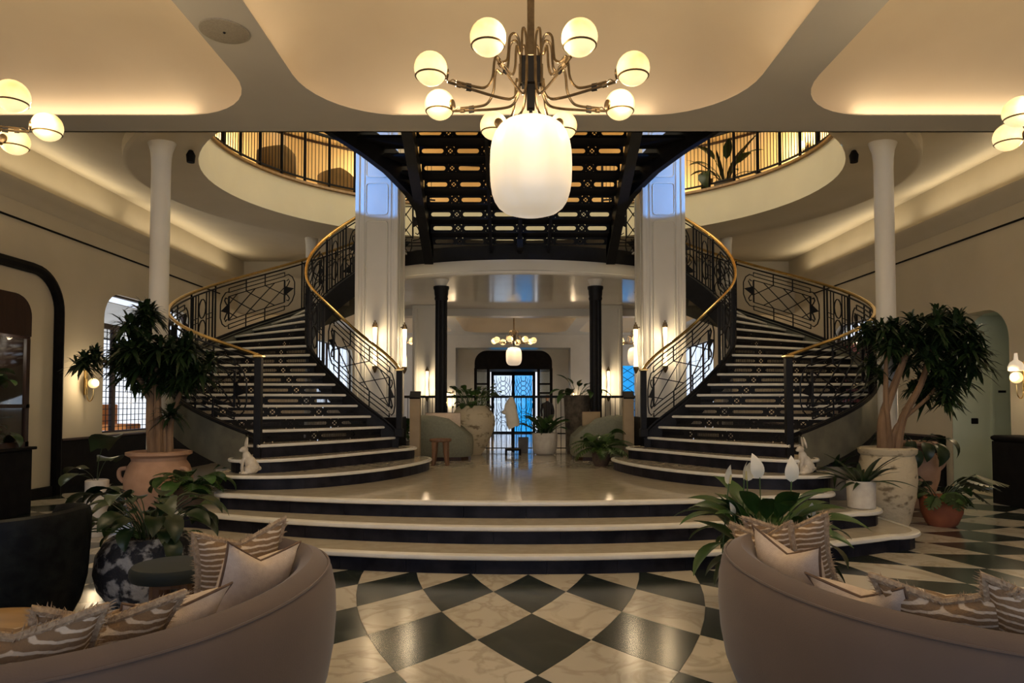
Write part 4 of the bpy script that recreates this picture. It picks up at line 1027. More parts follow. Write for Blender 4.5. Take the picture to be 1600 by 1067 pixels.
# right sofa in plan; the path runs near end -> far end so that the seat lies on its left-hand side
SO = [(2.02,2.00),(1.78,2.07),(1.55,2.20),(1.36,2.38),(1.20,2.62),(1.09,2.95),(1.045,3.30),(1.07,3.62),(1.17,3.86),(1.33,3.99),(1.47,4.02)]
org = (1.6, 3.0)
rel = [(x-org[0], y-org[1]) for x, y in SO]
crescent_sofa([(p[0], p[1]) for p in rel[::-1]], 'taupe velvet curved sofa seen from behind at lower right', (org[0], org[1], 0), False)
crescent_sofa([(p[0], p[1]) for p in rel[::-1]], 'taupe velvet curved sofa seen from behind at lower left', (2*.11-org[0], org[1]-.24, 0), True)

def cushion(loc, yaw, lean, size, kind, label, roll=0.0, thick=.085):
    """square scatter cushion: local X right, Y up the cushion, Z its thickness"""
    t = thing('scatter_cushion', loc, label, 'cushion', None)
    t.rotation_euler = (Matrix.Rotation(yaw, 3, 'Z') @ Matrix.Rotation(PI/2+lean, 3, 'X') @ Matrix.Rotation(roll, 3, 'Z')).to_euler()
    s = size/2; n = 14; mb = MB()
    def pos(u, v, sg):
        k = (1-abs(u)**2.6)*(1-abs(v)**2.6); pin = 1 - .10*(1-abs(u)**2)*abs(v)**3 ; pin2 = 1 - .10*(1-abs(v)**2)*abs(u)**3
        chop = .34*max(0, v)**2*(1-abs(u))**1.1
        return (s*u*pin2*(1+.06*max(0, v)), s*(v*pin-chop), sg*thick*max(k, 0)**.55*(1-.25*max(0, v)*(1-abs(u))))
    for sg in (1, -1):
        rows = [[pos(-1+2*i/n, -1+2*j/n, sg) for i in range(n+1)] for j in range(n+1)]
        if sg < 0: rows = [r[::-1] for r in rows]
        mb.sheets(rows)
    mb.build('cover', M['stripe' if kind == 'stripe' else 'linen'], t, smooth=True, world=W)
    edge = [pos(-1+2*i/10, -1, 1) for i in range(10)] + [pos(1, -1+2*i/10, 1) for i in range(10)] + [pos(1-2*i/10, 1, 1) for i in range(10)] + [pos(-1, 1-2*i/10, 1) for i in range(10)]
    mb = MB()
    if kind == 'stripe':
        mb.tube([(x,y,0) for x,y,z in edge], .017, 6, True)
        rnd = random.Random(int(size*1e4)+int(loc[0]*1e3)); m_ = len(edge)
        for q in range(420):
            i = rnd.random()*m_; a, b = edge[int(i)], edge[(int(i)+1) % m_]; f = i-int(i); x, y = a[0]+(b[0]-a[0])*f, a[1]+(b[1]-a[1])*f
            d = Vector((x, y, 0)).normalized(); d = (d*.6 + Vector((1 if abs(x) > abs(y) else 0, 0, 0))*math.copysign(.5, x) + Vector((0, 1 if abs(y) >= abs(x) else 0, 0))*math.copysign(.5, y)).normalized()
            zz = rnd.uniform(-.014, .014); tp = Vector((x,y,zz)) + d*rnd.uniform(.018, .036) + Vector((rnd.uniform(-.01,.01), rnd.uniform(-.01,.01), rnd.uniform(-.012,.012)))
            sd = Vector((-d.y, d.x, 0))*.004
            mb.add([Vector((x,y,zz))-sd, Vector((x,y,zz))+sd, tp, Vector((x,y,zz+.006))], [(0,1,2),(1,3,2),(3,0,2)])
        tag(mb.build('fringe', M['fringe'], t, smooth=True, world=W), 'fluffy beige fringe')
    else:
        mb.tube([(x,y,0) for x,y,z in edge], .006, 6, True); tag(mb.build('piping', M['piping'], t, smooth=True, world=W), 'thin brown piping')
    return t
# right sofa (its back runs on the left / near side, cushions lean against it, tops above the rim)
cushion((1.56, 3.90, .66), R(-30), R(8), .42, 'stripe', 'striped fringed cushion at the far end of right sofa, behind the cream one', R(8))
cushion((1.39, 3.76, .65), R(-62), R(10), .40, 'stripe', 'striped fringed cushion wedged in the far corner of the right sofa', R(10))
cushion((1.38, 3.44, .63), R(-72), R(14), .45, 'linen', 'plain cream cushion at the far end of the right sofa', R(-3))
cushion((1.50, 2.90, .60), R(-58), R(34), .42, 'linen', 'cream cushion with brown piping half sunk behind right sofa back', R(6))
cushion((1.68, 2.68, .64), R(-42), R(32), .44, 'stripe', 'striped fringed cushion third from the right sofa end', R(4))
cushion((1.93, 2.48, .67), R(-28), R(30), .46, 'stripe', 'striped fringed cushion at the right edge of the picture', R(-4))
# left sofa
cushion((-1.37, 3.50, .665), R(46), R(8), .44, 'stripe', 'striped fringed cushion standing tallest at far end of left sofa', R(2))
cushion((-1.22, 3.28, .64), R(60), R(14), .42, 'linen', 'plain cream cushion in front of the striped one on left sofa', R(-10))
cushion((-1.36, 2.70, .605), R(56), R(34), .42, 'linen', 'cream cushion with brown piping mid left sofa', R(-4))
cushion((-1.46, 2.46, .635), R(44), R(32), .44, 'stripe', 'striped fringed cushion in the middle of the left sofa', R(-6))
cushion((-1.60, 2.24, .65), R(30), R(30), .46, 'stripe', 'striped fringed cushion nearest the oak side table', R(-4))

# green velvet stool
t = thing('round_stool', (-2.12, 4.38, 0), 'round dark green velvet stool on wooden legs beside left sofa', 'stool')
mb = MB(); mb.lathe([(.20,.40),(.245,.405),(.255,.43),(.255,.465),(.24,.485),(.12,.495),(.0,.497)], 36, cap1=False); mb.build('seat', M['velvet_green'], t, smooth=True, world=W)
mb = MB(); mb.lathe([(.14,.36),(.14,.40)], 20); mb.build('apron', M['stoolwood'], t, world=W)
for k in range(4):
    a = PI/4+k*PI/2+.2; c, s_ = math.cos(a), math.sin(a); mb = MB(); mb.tube([(c*.11,s_*.11,.40),(c*.12,s_*.12,.2),(c*.14,s_*.14,0)], [.045,.04,.035], 8); mb.build('leg', M['stoolwood'], t, smooth=True, world=W)
# oak side table
t = thing('side_table', (-2.37, 2.98, 0), 'round oak side table at the lower left edge', 'side table')
mb = MB(); mb.lathe([(.39,.455),(.415,.465),(.42,.49),(.41,.505),(.0,.506)], 48, cap1=False); mb.build('table_top', M['wood'], t, smooth=True, world=W)
mb = MB(); mb.lathe([(.33,.36),(.345,.455)], 40); mb.build('apron', M['darkwood'], t, smooth=True, world=W)
for k in range(4):
    a = PI/4+k*PI/2; mb = MB(); mb.box((.27*math.cos(a), .27*math.sin(a), .18), (.06,.06,.36)); mb.build('leg', M['darkwood'], t, world=W, bevel=.005)
# black leather tub chair, its back to the right
t = thing('tub_armchair', (-3.27, 4.54, 0), 'black leather tub armchair at the left edge', 'armchair')
mb = MB(); rows = []; N_ = 25
def tub(q, k, h):  # q angle round the shell, open towards -X
    return (.43*k*math.cos(q)+.02, .42*k*math.sin(q), h)
def hh(q): u_ = min(1, max(0, (abs(q)-R(84))/R(30))); return .80 - .30*u_*u_*(3-2*u_) - .02*abs(q)
qs = np.linspace(-R(150), R(150), N_)
for f_, k in ((.0,.80),(.12,.90),(.35,.985),(.7,1.02),(.93,1.03),(1.0,1.0),(1.02,.94),(.98,.88),(.8,.84),(.45,.80)):
    rows.append([tub(q, k, .10+(hh(q)-.10)*f_) for q in qs])
mb.sheets(rows); mb.build('shell', M['leather'], t, smooth=True, world=W)
mb = MB(); mb.lathe([(.33,.10),(.355,.2),(.355,.38),(.32,.43),(.15,.445),(.0,.446)], 30, (-.02,0,0), cap1=False); mb.build('seat', M['leather'], t, smooth=True, world=W)
mb = MB(); mb.lathe([(.26,0),(.26,.10)], 24); mb.build('plinth', M['black'], t, world=W)
# display cabinet on the left wall
t = thing('display_cabinet', (-6.95, 8.62, 0), 'dark wood glazed cabinet with arched top filled with plants', 'cabinet'); cx, cy = -6.95, 8.62
mb = MB(); mb.bx(-7.38, -6.48, 7.870, 9.370, 0, .86); mb.bx(-7.38, -6.44, 7.830, 9.410, .86, .90); mb.build('base', M['black'], t, bevel=.01)
mb = MB(); o = rr_outline(7.920, 9.320, .9, 2.92, (0.01,.01,.28,.28), 8)
mb.sheets([[(-6.52, y, z) for y, z in o], [(-7.36, y, z) for y, z in o]], True); mb.build('case', M['darkwood'], t, smooth=True, solid=.03)
for y in (7.96, 8.62, 9.28): mb = MB(); mb.bx(-6.55, -6.50, y-.035, y+.035, .9, 2.35 if y != 8.62 else 2.3); mb.build('stile', M['darkwood'], t, bevel=.006)
mb = MB(); pts = [(y, z) for y, z in o if z >= 2.3] ; pts = [(9.320,2.38)] + pts + [(7.920,2.38)]; mb.add([(-6.52,y,z) for y,z in pts], [tuple(range(len(pts)))]); mb.build('pediment', M['darkwood'], t, solid=.05)
mb = MB(); mb.bx(-6.55,-6.50,7.920,9.320,1.42,1.47); mb.bx(-6.55,-6.50,7.920,9.320,.9,.97); mb.build('crossbar', M['darkwood'], t)
# far-side glass end that faces the camera
for (y0, y1) in ((7.995, 8.585), (8.655, 9.245)): mb = MB(); mb.bx(-6.53,-6.525,y0,y1,.97,2.35); mb.build('glass_door', M['glass'], t)
mb = MB(); mb.bx(-7.34,-7.32,7.97,9.27,.92,2.6); mb.build('back_panel', M['green_paint'], t)
lamp_light('cabinet_light', (0.1, .1, 2.25), 12, (1,.93,.78), t, .05)
mb = MB(); mb.bx(-7.34,-6.55,7.970,9.27,1.43,1.45); mb.build('shelf', M['darkwood'], t)
# black stand at the right edge
t = thing('black_pedestal_desk', (7.4, 10.0, 0), 'black moulded cabinet at the right edge under the wall lamp', 'cabinet')
mb = MB(); mb.bx(7.16, 7.58, 9.4, 10.35, 0, .92); mb.build('body', M['black'], t, bevel=.01)
mb = MB(); mb.lathe([(.27,.92),(.30,.95),(.30,.99),(.27,1.01)], 4, (7.36, 9.9, 0), ph=PI/4, sx=1.05, sy=2.1); mb.build('top', M['black'], t, bevel=.01)

# ================================================================ hares on the bottom treads
def hare(loc, yaw, label, stance):
    t = thing('hare_figurine', loc, label, 'figurine', 'white hare figurines', yaw)
    mb = MB(); S = lambda c, r, m=None: mb.sphere(c, r, 14, 10, m)
    Ry = lambda a: Matrix.Rotation(a, 3, 'Y')
    # faces +X; seated upright
    S((-.055,0,.075), (.085,.068,.078)); S((-.035,0,.13), (.068,.058,.085), Ry(.35)); S((.005,0,.195), (.05,.045,.075), Ry(.2))
    for y in (-.045, .045): S((-.02,y,.05), (.06,.028,.05)); S((.03,y*1.05,.014), (.055,.018,.015))
    S((.022,0,.245), (.028,.027,.045)); S((.035,0,.285), (.046,.034,.036)); S((.068,0,.275), (.026,.021,.021)); S((-.135,0,.06), .026)
    if stance == 'up':
        for y in (-.026, .026): S((.045,y,.165), (.016,.014,.05), Ry(-.5)); S((.065,y*.7,.135), (.022,.013,.013)); mb.tube([(.05,y,.16),(.06,y*.9,.07),(.05,y,.012)], [.014,.012,.013], 8)
    else:
        for y in (-.028, .028): mb.tube([(.02,y,.17),(.045,y,.10),(.048,y,.015)], [.024,.016,.014], 8); S((.06,y,.012), (.026,.015,.012))
    for y, a in ((-.018, -.22), (.018, .22)):
        d = Matrix.Rotation(a if stance == 'up' else a*.5, 3, 'X') @ Ry(-.12 if stance == 'up' else .25)
        S((.012+(-.02 if stance != 'up' else .0), y+math.sin(-a)*-.045*(1 if y > 0 else 1), .362), (.011,.021,.072), d)
    o = mb.build('body', M['hare'], t, smooth=True, world=W)
    md = o.modifiers.new('fuse', 'REMESH'); md.mode = 'VOXEL'; md.voxel_size = .006; md.use_smooth_shade = True
    md = o.modifiers.new('soft', 'SMOOTH'); md.iterations = 3; md.factor = .5
    return t
hare((-3.06, 8.02, sz(1)), R(215), 'white hare figurine sitting by the newel of the left stair', 'up')
hare((3.38, 8.05, sz(1)), R(190), 'white hare figurine in profile by the newel of the right stair', 'sit')

# ================================================================ plants
def leaf_mesh(name, m, L, w, stalk, rise, droop, kind='lance', fold=.25, seg=8, srad=.004):
    """a leaf on its stalk: rises from the origin and leans out along +X"""
    mb = MB(); pts = []; ang = rise; x = z = 0.0; n = seg
    ns = 5
    path = [(0,0,0)]
    if stalk > 0:
        for i in range(ns): x += stalk/ns*math.cos(ang); z += stalk/ns*math.sin(ang); ang -= droop*.12; path.append((x,0,z))
        mb.tube(path, [srad]*len(path), 5, caps=False)
    rows = []
    for i in range(n+1):
        t = i/n
        if kind == 'lance': ww = w*math.sin(PI*min(1, t**.75))**.9 if 0 < t < 1 else 0.002
        elif kind == 'heart': ww = w*(1.0 if t < .12 else 1.0)*(math.sin(PI*(t*.86+.14))**.7) if t < 1 else .003
        elif kind == 'sword': ww = w*(1-t**2.5)*min(1, .55+t*2)
        else: ww = w*math.sin(PI*t)
        nx, nz = -math.sin(ang), math.cos(ang); f = fold*ww
        back = -.16*L if kind == 'heart' and i == 0 else 0
        c = (x, 0, z)
        bx = x + back*math.cos(ang) if back else x
        bz = z + back*math.sin(ang) if back else z
        rows.append([(bx+nx*f, -ww, bz+nz*f), (x+nx*f*.3, -ww*.5, z+nz*f*.3), c, (x+nx*f*.3, ww*.5, z+nz*f*.3), (bx+nx*f, ww, bz+nz*f)])
        if i < n: x += L/n*math.cos(ang); z += L/n*math.sin(ang); ang -= droop/n
    mb.sheets(rows)
    me_o = mb.build(name, m, None, smooth=True); me = me_o.data; bpy.data.objects.remove(me_o)
    return me
def monstera_mesh(name, m, L, stalk, rise, droop):
    mb = MB(); ang = rise; x = z = 0.0; path = [(0,0,0)]
    for i in range(6): x += stalk/6*math.cos(ang); z += stalk/6*math.sin(ang); ang -= droop*.1; path.append((x,0,z))
    mb.tube(path, .005, 5, caps=False)
    ang -= droop*.5; o = Vector((x,0,z)); ex = Vector((math.cos(ang),0,math.sin(ang))); ey = Vector((0,1,0)); ez = ex.cross(ey)
    w = L*.48
    def P(t, s, k): # midrib t, side s, reach k
        return o + ex*(t*L) + ey*(s*k) - ez*(.15*k)
    for s in (-1, 1):
        N_ = 5
        for i in range(N_):
            t0, t1 = i/N_*.86-.02, (i+.78)/N_*.86; reach = w*math.sin(PI*((i+.7)/N_*.8+.15))**.6
            tip0, tip1 = t0+.16, t1+.14
            mb.add([P(t0,s,0), P(t1+.02,s,0), P((t1+tip1)/2,s,reach*.6), P(tip1,s,reach*.97), P(tip0+.01,s,reach), P((t0+tip0)/2-.03,s,reach*.6)], [(0,1,2,3,4,5)] if s > 0 else [(5,4,3,2,1,0)])
        mb.add([P(.84,s,0), P(1.06,s,.0), P(.95,s,w*.28)], [(0,1,2)] if s > 0 else [(2,1,0)])
    for s in (-1, 1): mb.add([P(-.02,s,0), P(.86,s,0), P(.86,s,w*.10), P(-.02,s,w*.12)], [(0,1,2,3)])
    me_o = mb.build(name, m, None); me = me_o.data; bpy.data.objects.remove(me_o); return me
def leaves(t, meshes, n, base_z, spread=.05, smin=.75, smax=1.15, tilt=(-.25, .25), rnd=None, az=None, name='leaf'):
    for i in range(n):
        a = (2*PI*i*.381966 + rnd.uniform(-.3, .3)) if az is None else rnd.uniform(*az)
        o = bpy.data.objects.new(name, rnd.choice(meshes)); COL.objects.link(o); o.parent = t
        rr = spread*math.sqrt(rnd.random()); s = rnd.uniform(smin, smax)
        o.matrix_basis = Matrix.Translation((rr*math.cos(a), rr*math.sin(a), base_z)) @ Matrix.Rotation(a, 4, 'Z') @ Matrix.Rotation(rnd.uniform(*tilt), 4, 'Y') @ Matrix.Rotation(rnd.uniform(-.3,.3), 4, 'X') @ Matrix.Diagonal((s, s, s, 1))
def pot(t, prof, m, soil_r, soil_z, n=32, sm=True, name='pot'):
    mb = MB(); mb.lathe(prof, n, cap1=False); o = mb.build(name, m, t, smooth=sm, world=W)
    mb = MB(); mb.lathe([(soil_r, soil_z-.02), (soil_r*.9, soil_z), (.0, soil_z+.01)], 20, cap1=False); mb.build('soil', M['soil'], t, world=W)
    return o
LM = {}
LM['lily_a'] = leaf_mesh('lily_leaf', M['leaf_mid'], .30, .055, .26, 1.25, .9)
LM['lily_b'] = leaf_mesh('lily_leaf', M['leaf_mid'], .34, .062, .24, 1.0, 1.2)
LM['lily_c'] = leaf_mesh('lily_leaf', M['leaf_dark'], .28, .05, .20, .7, .9)
LM['big_a'] = leaf_mesh('broad_leaf', M['leaf_dark'], .27, .075, .24, 1.15, 1.7)
LM['big_b'] = leaf_mesh('broad_leaf', M['leaf_dark'], .30, .08, .28, .85, 1.9)
LM['big_c'] = leaf_mesh('broad_leaf', M['leaf_mid'], .26, .06, .30, .6, 1.2)
LM['heart'] = leaf_mesh('heart_leaf', M['leaf_dark'], .42, .17, .42, 1.3, 1.2, 'heart')
LM['heart_s'] = leaf_mesh('heart_leaf', M['leaf_mid'], .13, .06, .14, 1.1, 1.4, 'heart')
LM['heart_m'] = leaf_mesh('heart_leaf', M['leaf_mid'], .20, .09, .22, 1.1, 1.4, 'heart')
LM['sword'] = leaf_mesh('sword_leaf', M['leaf_dark'], .52, .032, .02, 1.25, .7, 'sword')
LM['sword_b'] = leaf_mesh('sword_leaf', M['leaf_dark'], .48, .030, .02, .95, .9, 'sword')
LM['mon'] = monstera_mesh('monstera_leaf', M['leaf_dark'], .26, .34, 1.0, 1.3)
LM['mon_b'] = monstera_mesh('monstera_leaf', M['leaf_mid'], .22, .26, .8, 1.4)
def plant(name, loc, label, seed=1): return thing(name, loc, label, 'plant'), random.Random(seed)
# peace lily with white spathes, behind the right sofa
t, rn = plant('peace_lily', (1.80, 4.95, 0), 'flowering peace lily with white spathes behind right sofa', 3)
pot(t, [(.16,0),(.20,.1),(.22,.38),(.20,.42),(.18,.40)], M['greypot'], .19, .39)
leaves(t, [LM['lily_a'], LM['lily_b'], LM['lily_a']], 30, .42, .10, 1.0, 1.3, (-.35, .1), rn)
LM['lily_up'] = leaf_mesh('lily_leaf', M['leaf_mid'], .36, .062, .12, 1.42, .55)
leaves(t, [LM['lily_up']], 24, .42, .16, .8, 1.1, (-.15, .45), rn)
leaves(t, [LM['lily_c'], LM['lily_b']], 16, .42, .12, .8, 1.15, (.1, .6), rn)
def spathe(t, x, y, z, h, yaw, s, lean):
    mb = MB(); mb.tube([(0,0,0),(lean*.3,0,h*.5),(lean,0,h)], .0045, 6); fl = mb.build('flower_stem', M['leaf_fresh'], t, smooth=True, world=W)
    fl.matrix_basis = Matrix.Translation((x,y,z)) @ Matrix.Rotation(.10*math.sin(x*40+1), 4, 'Y') @ Matrix.Rotation(yaw, 4, 'Z')
    mb = MB(); rows = []
    for i in range(9):
        q = i/8; ww = .042*math.sin(PI*min(1, q**.7))**.85 if 0 < q < 1 else .001; zz = .15*q
        rows.append([(.012*math.sin(PI*q)-.02*q*q - ww*ww*4*k*k, ww*k, zz) for k in (-1,-.5,0,.5,1)])
    mb.sheets(rows); o = mb.build('spathe', M['spathe'], fl, smooth=True, world=W); o.matrix_basis = Matrix.Translation((lean,0,h-.01)) @ Matrix.Rotation(.22*math.sin(yaw*3+x*9), 4, 'X') @ Matrix.Diagonal((s*1.1,s*1.1,s*1.1,1))
    mb = MB(); mb.tube([(-.012,0,.0),(-.016,0,.07)], [.007,.005], 6); o = mb.build('spadix', M['spadix'], fl, smooth=True, world=W); o.matrix_basis = Matrix.Translation((lean,0,h)) @ Matrix.Diagonal((s,s,s,1))
for (x, y, h, yaw, s, ln) in ((-.30,.02,.50,2.2,.9,.0),(-.17,.0,.53,2.6,.85,.0),(-.10,.05,.52,1.0,.85,.0),(-.03,-.02,.545,-1.45,1.12,.0),(.15,-.02,.52,-1.5,1.15,.0),(-.22,-.1,.30,-1.0,.6,.0),(.30,-.05,.28,1.2,.6,.03),(.05,-.1,.34,.6,.6,.02),(.28,-.1,.20,-.8,.6,.0),(-.14,-.14,.20,.3,.55,0)): spathe(t, x, y, .42, h, yaw, s, ln)
# big crusted pot, left foreground
t, rn = plant('potted_plant', (-2.66, 5.12, 0), 'drooping broad-leaved plant in a round crusted black and white pot', 5)
pot(t, [(.19,0),(.25,.04),(.335,.16),(.365,.28),(.35,.40),(.29,.50),(.245,.53),(.225,.52),(.22,.46)], M['lava'], .225, .48, 40)
leaves(t, [LM['big_a'], LM['big_b'], LM['big_a'], LM['big_c']], 20, .50, .14, .7, 1.0, (-.4, .2), rn)
LM['big_up'] = leaf_mesh('broad_leaf', M['leaf_dark'], .25, .07, .34, 1.35, 1.5)
leaves(t, [LM['big_up']], 24, .50, .12, .85, 1.15, (-.2, .4), rn)
leaves(t, [LM['big_up'], LM['big_c']], 7, .50, .10, 1.25, 1.5, (.0, .3), rn, (R(140), R(200)))
# dracaena trees
def dracaena(t, rn, trunks, base, leafL, nl, mname='leaf_dark'):
    mb = MB(); tips = []
    for tr in trunks:
        P = catmull(tr['p'], 4); n = len(P); mb.tube(P, [tr['r']*(1-.55*i/(n-1)) for i in range(n)], 8); tips += tr.get('tips', [P[-1]])
    mb.build('trunk', M['bark'], t, smooth=True, world=W)
    mb = MB(); fm = MB()
    for tp in tips:
        c = Vector(tp[:3]); scl = tp[3] if len(tp) > 3 else 1.0
        for k in range(nl):
            a = rn.uniform(0, 2*PI); el = rn.uniform(-.55, 1.35); L = leafL*scl*rn.uniform(.7, 1.15); w = .025*rn.uniform(.8, 1.2)*scl
            d = Vector((math.cos(a)*math.cos(el), math.sin(a)*math.cos(el), math.sin(el))); sd = Vector((-math.sin(a), math.cos(a), 0))
            st_ = c + Vector((rn.uniform(-1,1), rn.uniform(-1,1), rn.uniform(-1,1)))*.05*scl
            dr = Vector((0,0,-.45*L)); V = []
            for q, ww in ((0,.45),(.35,1),(.7,.75),(1.0,.05)):
                p = st_ + d*(L*q) + dr*(q*q); V += [p-sd*w*ww, p+sd*w*ww]
            fm.add(V, [(0,1,3,2),(2,3,5,4),(4,5,7,6)])
    tag(fm.build('foliage', M[mname], t, smooth=True, world=W), kind='stuff')
t, rn = plant('dracaena_tree', (-4.13, 8.12, 0), 'tall dracaena tree in a terracotta jar beside the left stair', 11)
pot(t, [(.22,0),(.27,.1),(.36,.45),(.37,.62),(.33,.76),(.29,.82),(.30,.86),(.355,.89),(.355,.92),(.31,.93),(.29,.88)], M['terracotta'], .29, .86, 40)
for s in (-1, 1):
    mb = MB(); mb.tube(catmull([(s*.31,-.12,.74),(s*.385,-.13,.72),(s*.39,-.13,.64),(s*.345,-.12,.58)], 4), .025, 8); mb.build('handle', M['terracotta'], t, smooth=True, world=W)
cl = lambda c, n, sx, sy, szz, s0, s1, rn: [(c[0]+rn.gauss(0,sx), c[1]+rn.gauss(0,sy), c[2]+rn.gauss(0,szz), rn.uniform(s0,s1)) for _ in range(n)]
tipsL = cl((-.12,0,1.98), 16, .18, .16, .17, .8, 1.1, rn) + cl((-.24,0,2.45), 4, .07, .08, .12, .8, 1.0, rn) + cl((.16,.03,1.95), 10, .12, .12, .16, .8, 1.0, rn) + cl((-.52,-.05,2.0), 6, .12, .1, .07, .7, .95, rn) + [(-.85,-.05,1.98,.85), (-.78,0,2.06,.7), (-.92,-.05,1.93,.7)] + cl((.02,0,1.86), 6, .16, .12, .08, .7, .9, rn) + cl((.30,.03,1.62), 6, .07, .1, .14, .7, .9, rn)
dracaena(t, rn, [dict(p=[(-.06,0,.85),(-.10,0,1.3),(-.10,0,1.6),(-.10,0,2.0)], r=.075, tips=tipsL), dict(p=[(.05,.03,.85),(.03,.02,1.2),(-.16,0,1.6),(-.34,0,1.86),(-.66,-.03,1.98)], r=.055, tips=[]), dict(p=[(.13,0,.85),(.13,0,1.25),(.22,.02,1.6),(.3,.03,1.85)], r=.04, tips=[]), dict(p=[(.02,-.05,.85),(.0,-.05,1.4),(-.06,0,1.9),(-.22,0,2.35)], r=.05, tips=[])], 0, .30, 56)
t, rn = plant('dracaena_tree', (4.60, 8.5, 0), 'bushy dracaena tree in a whitewashed stone pot beside the right stair', 13)
pot(t, [(.21,0),(.24,.06),(.305,.35),(.325,.55),(.315,.76),(.295,.85),(.325,.88),(.33,.93),(.29,.95),(.27,.88)], M['limewash'], .275, .88, 40)
tipsR = cl((.44,0,2.18), 26, .34, .24, .22, .75, 1.05, rn) + cl((.46,0,2.48), 8, .22, .2, .08, .7, .95, rn) + cl((.76,0,1.95), 8, .14, .2, .18, .7, .95, rn) + cl((.05,0,2.08), 5, .08, .16, .22, .7, .9, rn) + cl((.62,0,1.68), 8, .14, .14, .12, .6, .9, rn)
dracaena(t, rn, [dict(p=[(-.05,0,.86),(-.04,0,1.3),(.10,0,1.7),(.3,0,2.2)], r=.075, tips=tipsR), dict(p=[(.12,.02,.86),(.20,.0,1.3),(.42,0,1.7),(.6,0,2.2)], r=.06, tips=[]), dict(p=[(.04,0,.9),(.12,0,1.2),(.52,.02,1.55),(.66,0,1.75)], r=.035, tips=[]), dict(p=[(.02,-.04,.86),(-.02,-.04,1.4),(.0,0,1.8),(.02,0,2.2)], r=.045, tips=[])], 0, .30, 54)
# heart-leaved plant left of the terracotta jar, in a pale cylinder
t, rn = plant('elephant_ear', (-4.66, 7.80, 0), 'single-stemmed elephant ear with one huge leaf in tall cream pot', 4)
pot(t, [(.10,0),(.115,.02),(.12,.62),(.105,.63),(.10,.58)], M['whitepot'], .10, .58, 24)
for az, s, tl in ((R(-38), 1.0, -.30), (R(100), .8, .2), (R(-110), .6, .5), (R(170), .6, .3)):
    o = bpy.data.objects.new('leaf', LM['heart']); COL.objects.link(o); o.parent = t
    o.matrix_basis = Matrix.Translation((0,0,.58)) @ Matrix.Rotation(az, 4, 'Z') @ Matrix.Rotation(tl, 4, 'Y') @ Matrix.Diagonal((s,s,s,1))
def fern_foliage(t, rn, n, L, z, m, rise=(.5, 1.3)):
    fm = MB()
    for k in range(n):
        a = 2*PI*k*.382 + rn.uniform(-.2,.2); el = rn.uniform(*rise); LL = L*rn.uniform(.7,1.15); x = zz = 0.0; ex = Vector((math.cos(a), math.sin(a), 0)); sd = Vector((-math.sin(a), math.cos(a), 0)); N_ = 13
        for i in range(N_):
            q = i/N_; p = ex*x + Vector((0,0,z+zz)); x += LL/N_*math.cos(el); zz += LL/N_*math.sin(el); p2 = ex*x + Vector((0,0,z+zz)); el -= 1.7/N_
            fm.add([p-sd*.002, p+sd*.002, p2+sd*.002, p2-sd*.002], [(0,1,2,3)])
            if i > 1:
                w = LL*.22*math.sin(PI*(q*.85+.1))
                for s in (-1, 1):
                    tp = p + sd*(s*w) + (p2-p)*1.6 - Vector((0,0,w*.25)); fm.add([p, p2, tp + (p2-p)*.5, tp], [(0,1,2,3)] if s > 0 else [(3,2,1,0)])
    tag(fm.build('foliage', m, t, world=W), kind='stuff')
t, rn = plant('potted_fern', (-3.50, 7.55, .34), 'leafy green fern in a small brown pot on the left steps', 6)
pot(t, [(.10,0),(.14,.06),(.16,.16),(.15,.25),(.135,.26),(.12,.22)], M['brownpot'], .13, .22, 28)
fern_foliage(t, rn, 22, .38, .22, M['leaf_mid']); leaves(t, [LM['heart_m']], 10, .22, .08, .8, 1.2, (-.1,.4), rn)
t, rn = plant('sword_plant', (3.83, 7.62, .34), 'dark sword-leaved plant in a white ribbed cylinder pot on right steps', 7)
pot(t, [(.13,0),(.142,.01),(.148,.29),(.140,.30),(.13,.26)], M['whitepot'], .13, .25, 28)
leaves(t, [LM['sword'], LM['sword_b']], 22, .25, .07, .8, 1.15, (-.25,.3), rn)
t, rn = plant('sword_plant', (4.05, 8.75, 0), 'dark leafy plant in a round grey pot under the right stair', 8)
pot(t, [(.15,0),(.24,.12),(.28,.35),(.25,.58),(.20,.70),(.19,.70),(.18,.64)], M['greypot'], .18, .64, 28)
leaves(t, [LM['sword'], LM['sword_b'], LM['big_b']], 18, .64, .08, .8, 1.1, (-.1,.6), rn)
t, rn = plant('monstera_plant', (5.22, 8.45, 0), 'monstera with split leaves in a red terracotta pot', 9)
pot(t, [(.14,0),(.17,.03),(.225,.16),(.24,.30),(.235,.35),(.22,.36),(.21,.31)], M['terracotta_red'], .21, .31, 32)
leaves(t, [LM['mon'], LM['mon_b']], 16, .31, .10, .8, 1.15, (-.25,.35), rn); leaves(t, [LM['mon']], 3, .31, .06, 1.3, 1.45, (-.1,.2), rn, (R(-30), R(25)))
leaves(t, [LM['heart_s'], LM['heart_m']], 10, .31, .1, .7, 1.0, (0,.5), rn)
t, rn = plant('jar_plant', (5.78, 9.95, 0), 'dark broad-leaved plant in a handled terracotta jar by the right wall', 10)
pot(t, [(.17,0),(.20,.05),(.30,.40),(.32,.58),(.27,.74),(.20,.82),(.21,.86),(.28,.89),(.29,.92),(.27,.94),(.2,.88)], M['terracotta'], .2, .86, 36)
for s in (-1, 1): mb = MB(); mb.tube(catmull([(s*.25,-.05,.74),(s*.36,-.07,.74),(s*.37,-.07,.62),(s*.31,-.06,.54)], 4), .03, 8); mb.build('handle', M['terracotta'], t, smooth=True, world=W)
leaves(t, [LM['big_a'], LM['big_b'], LM['big_c']], 22, .86, .1, .9, 1.3, (-.2,.5), rn)
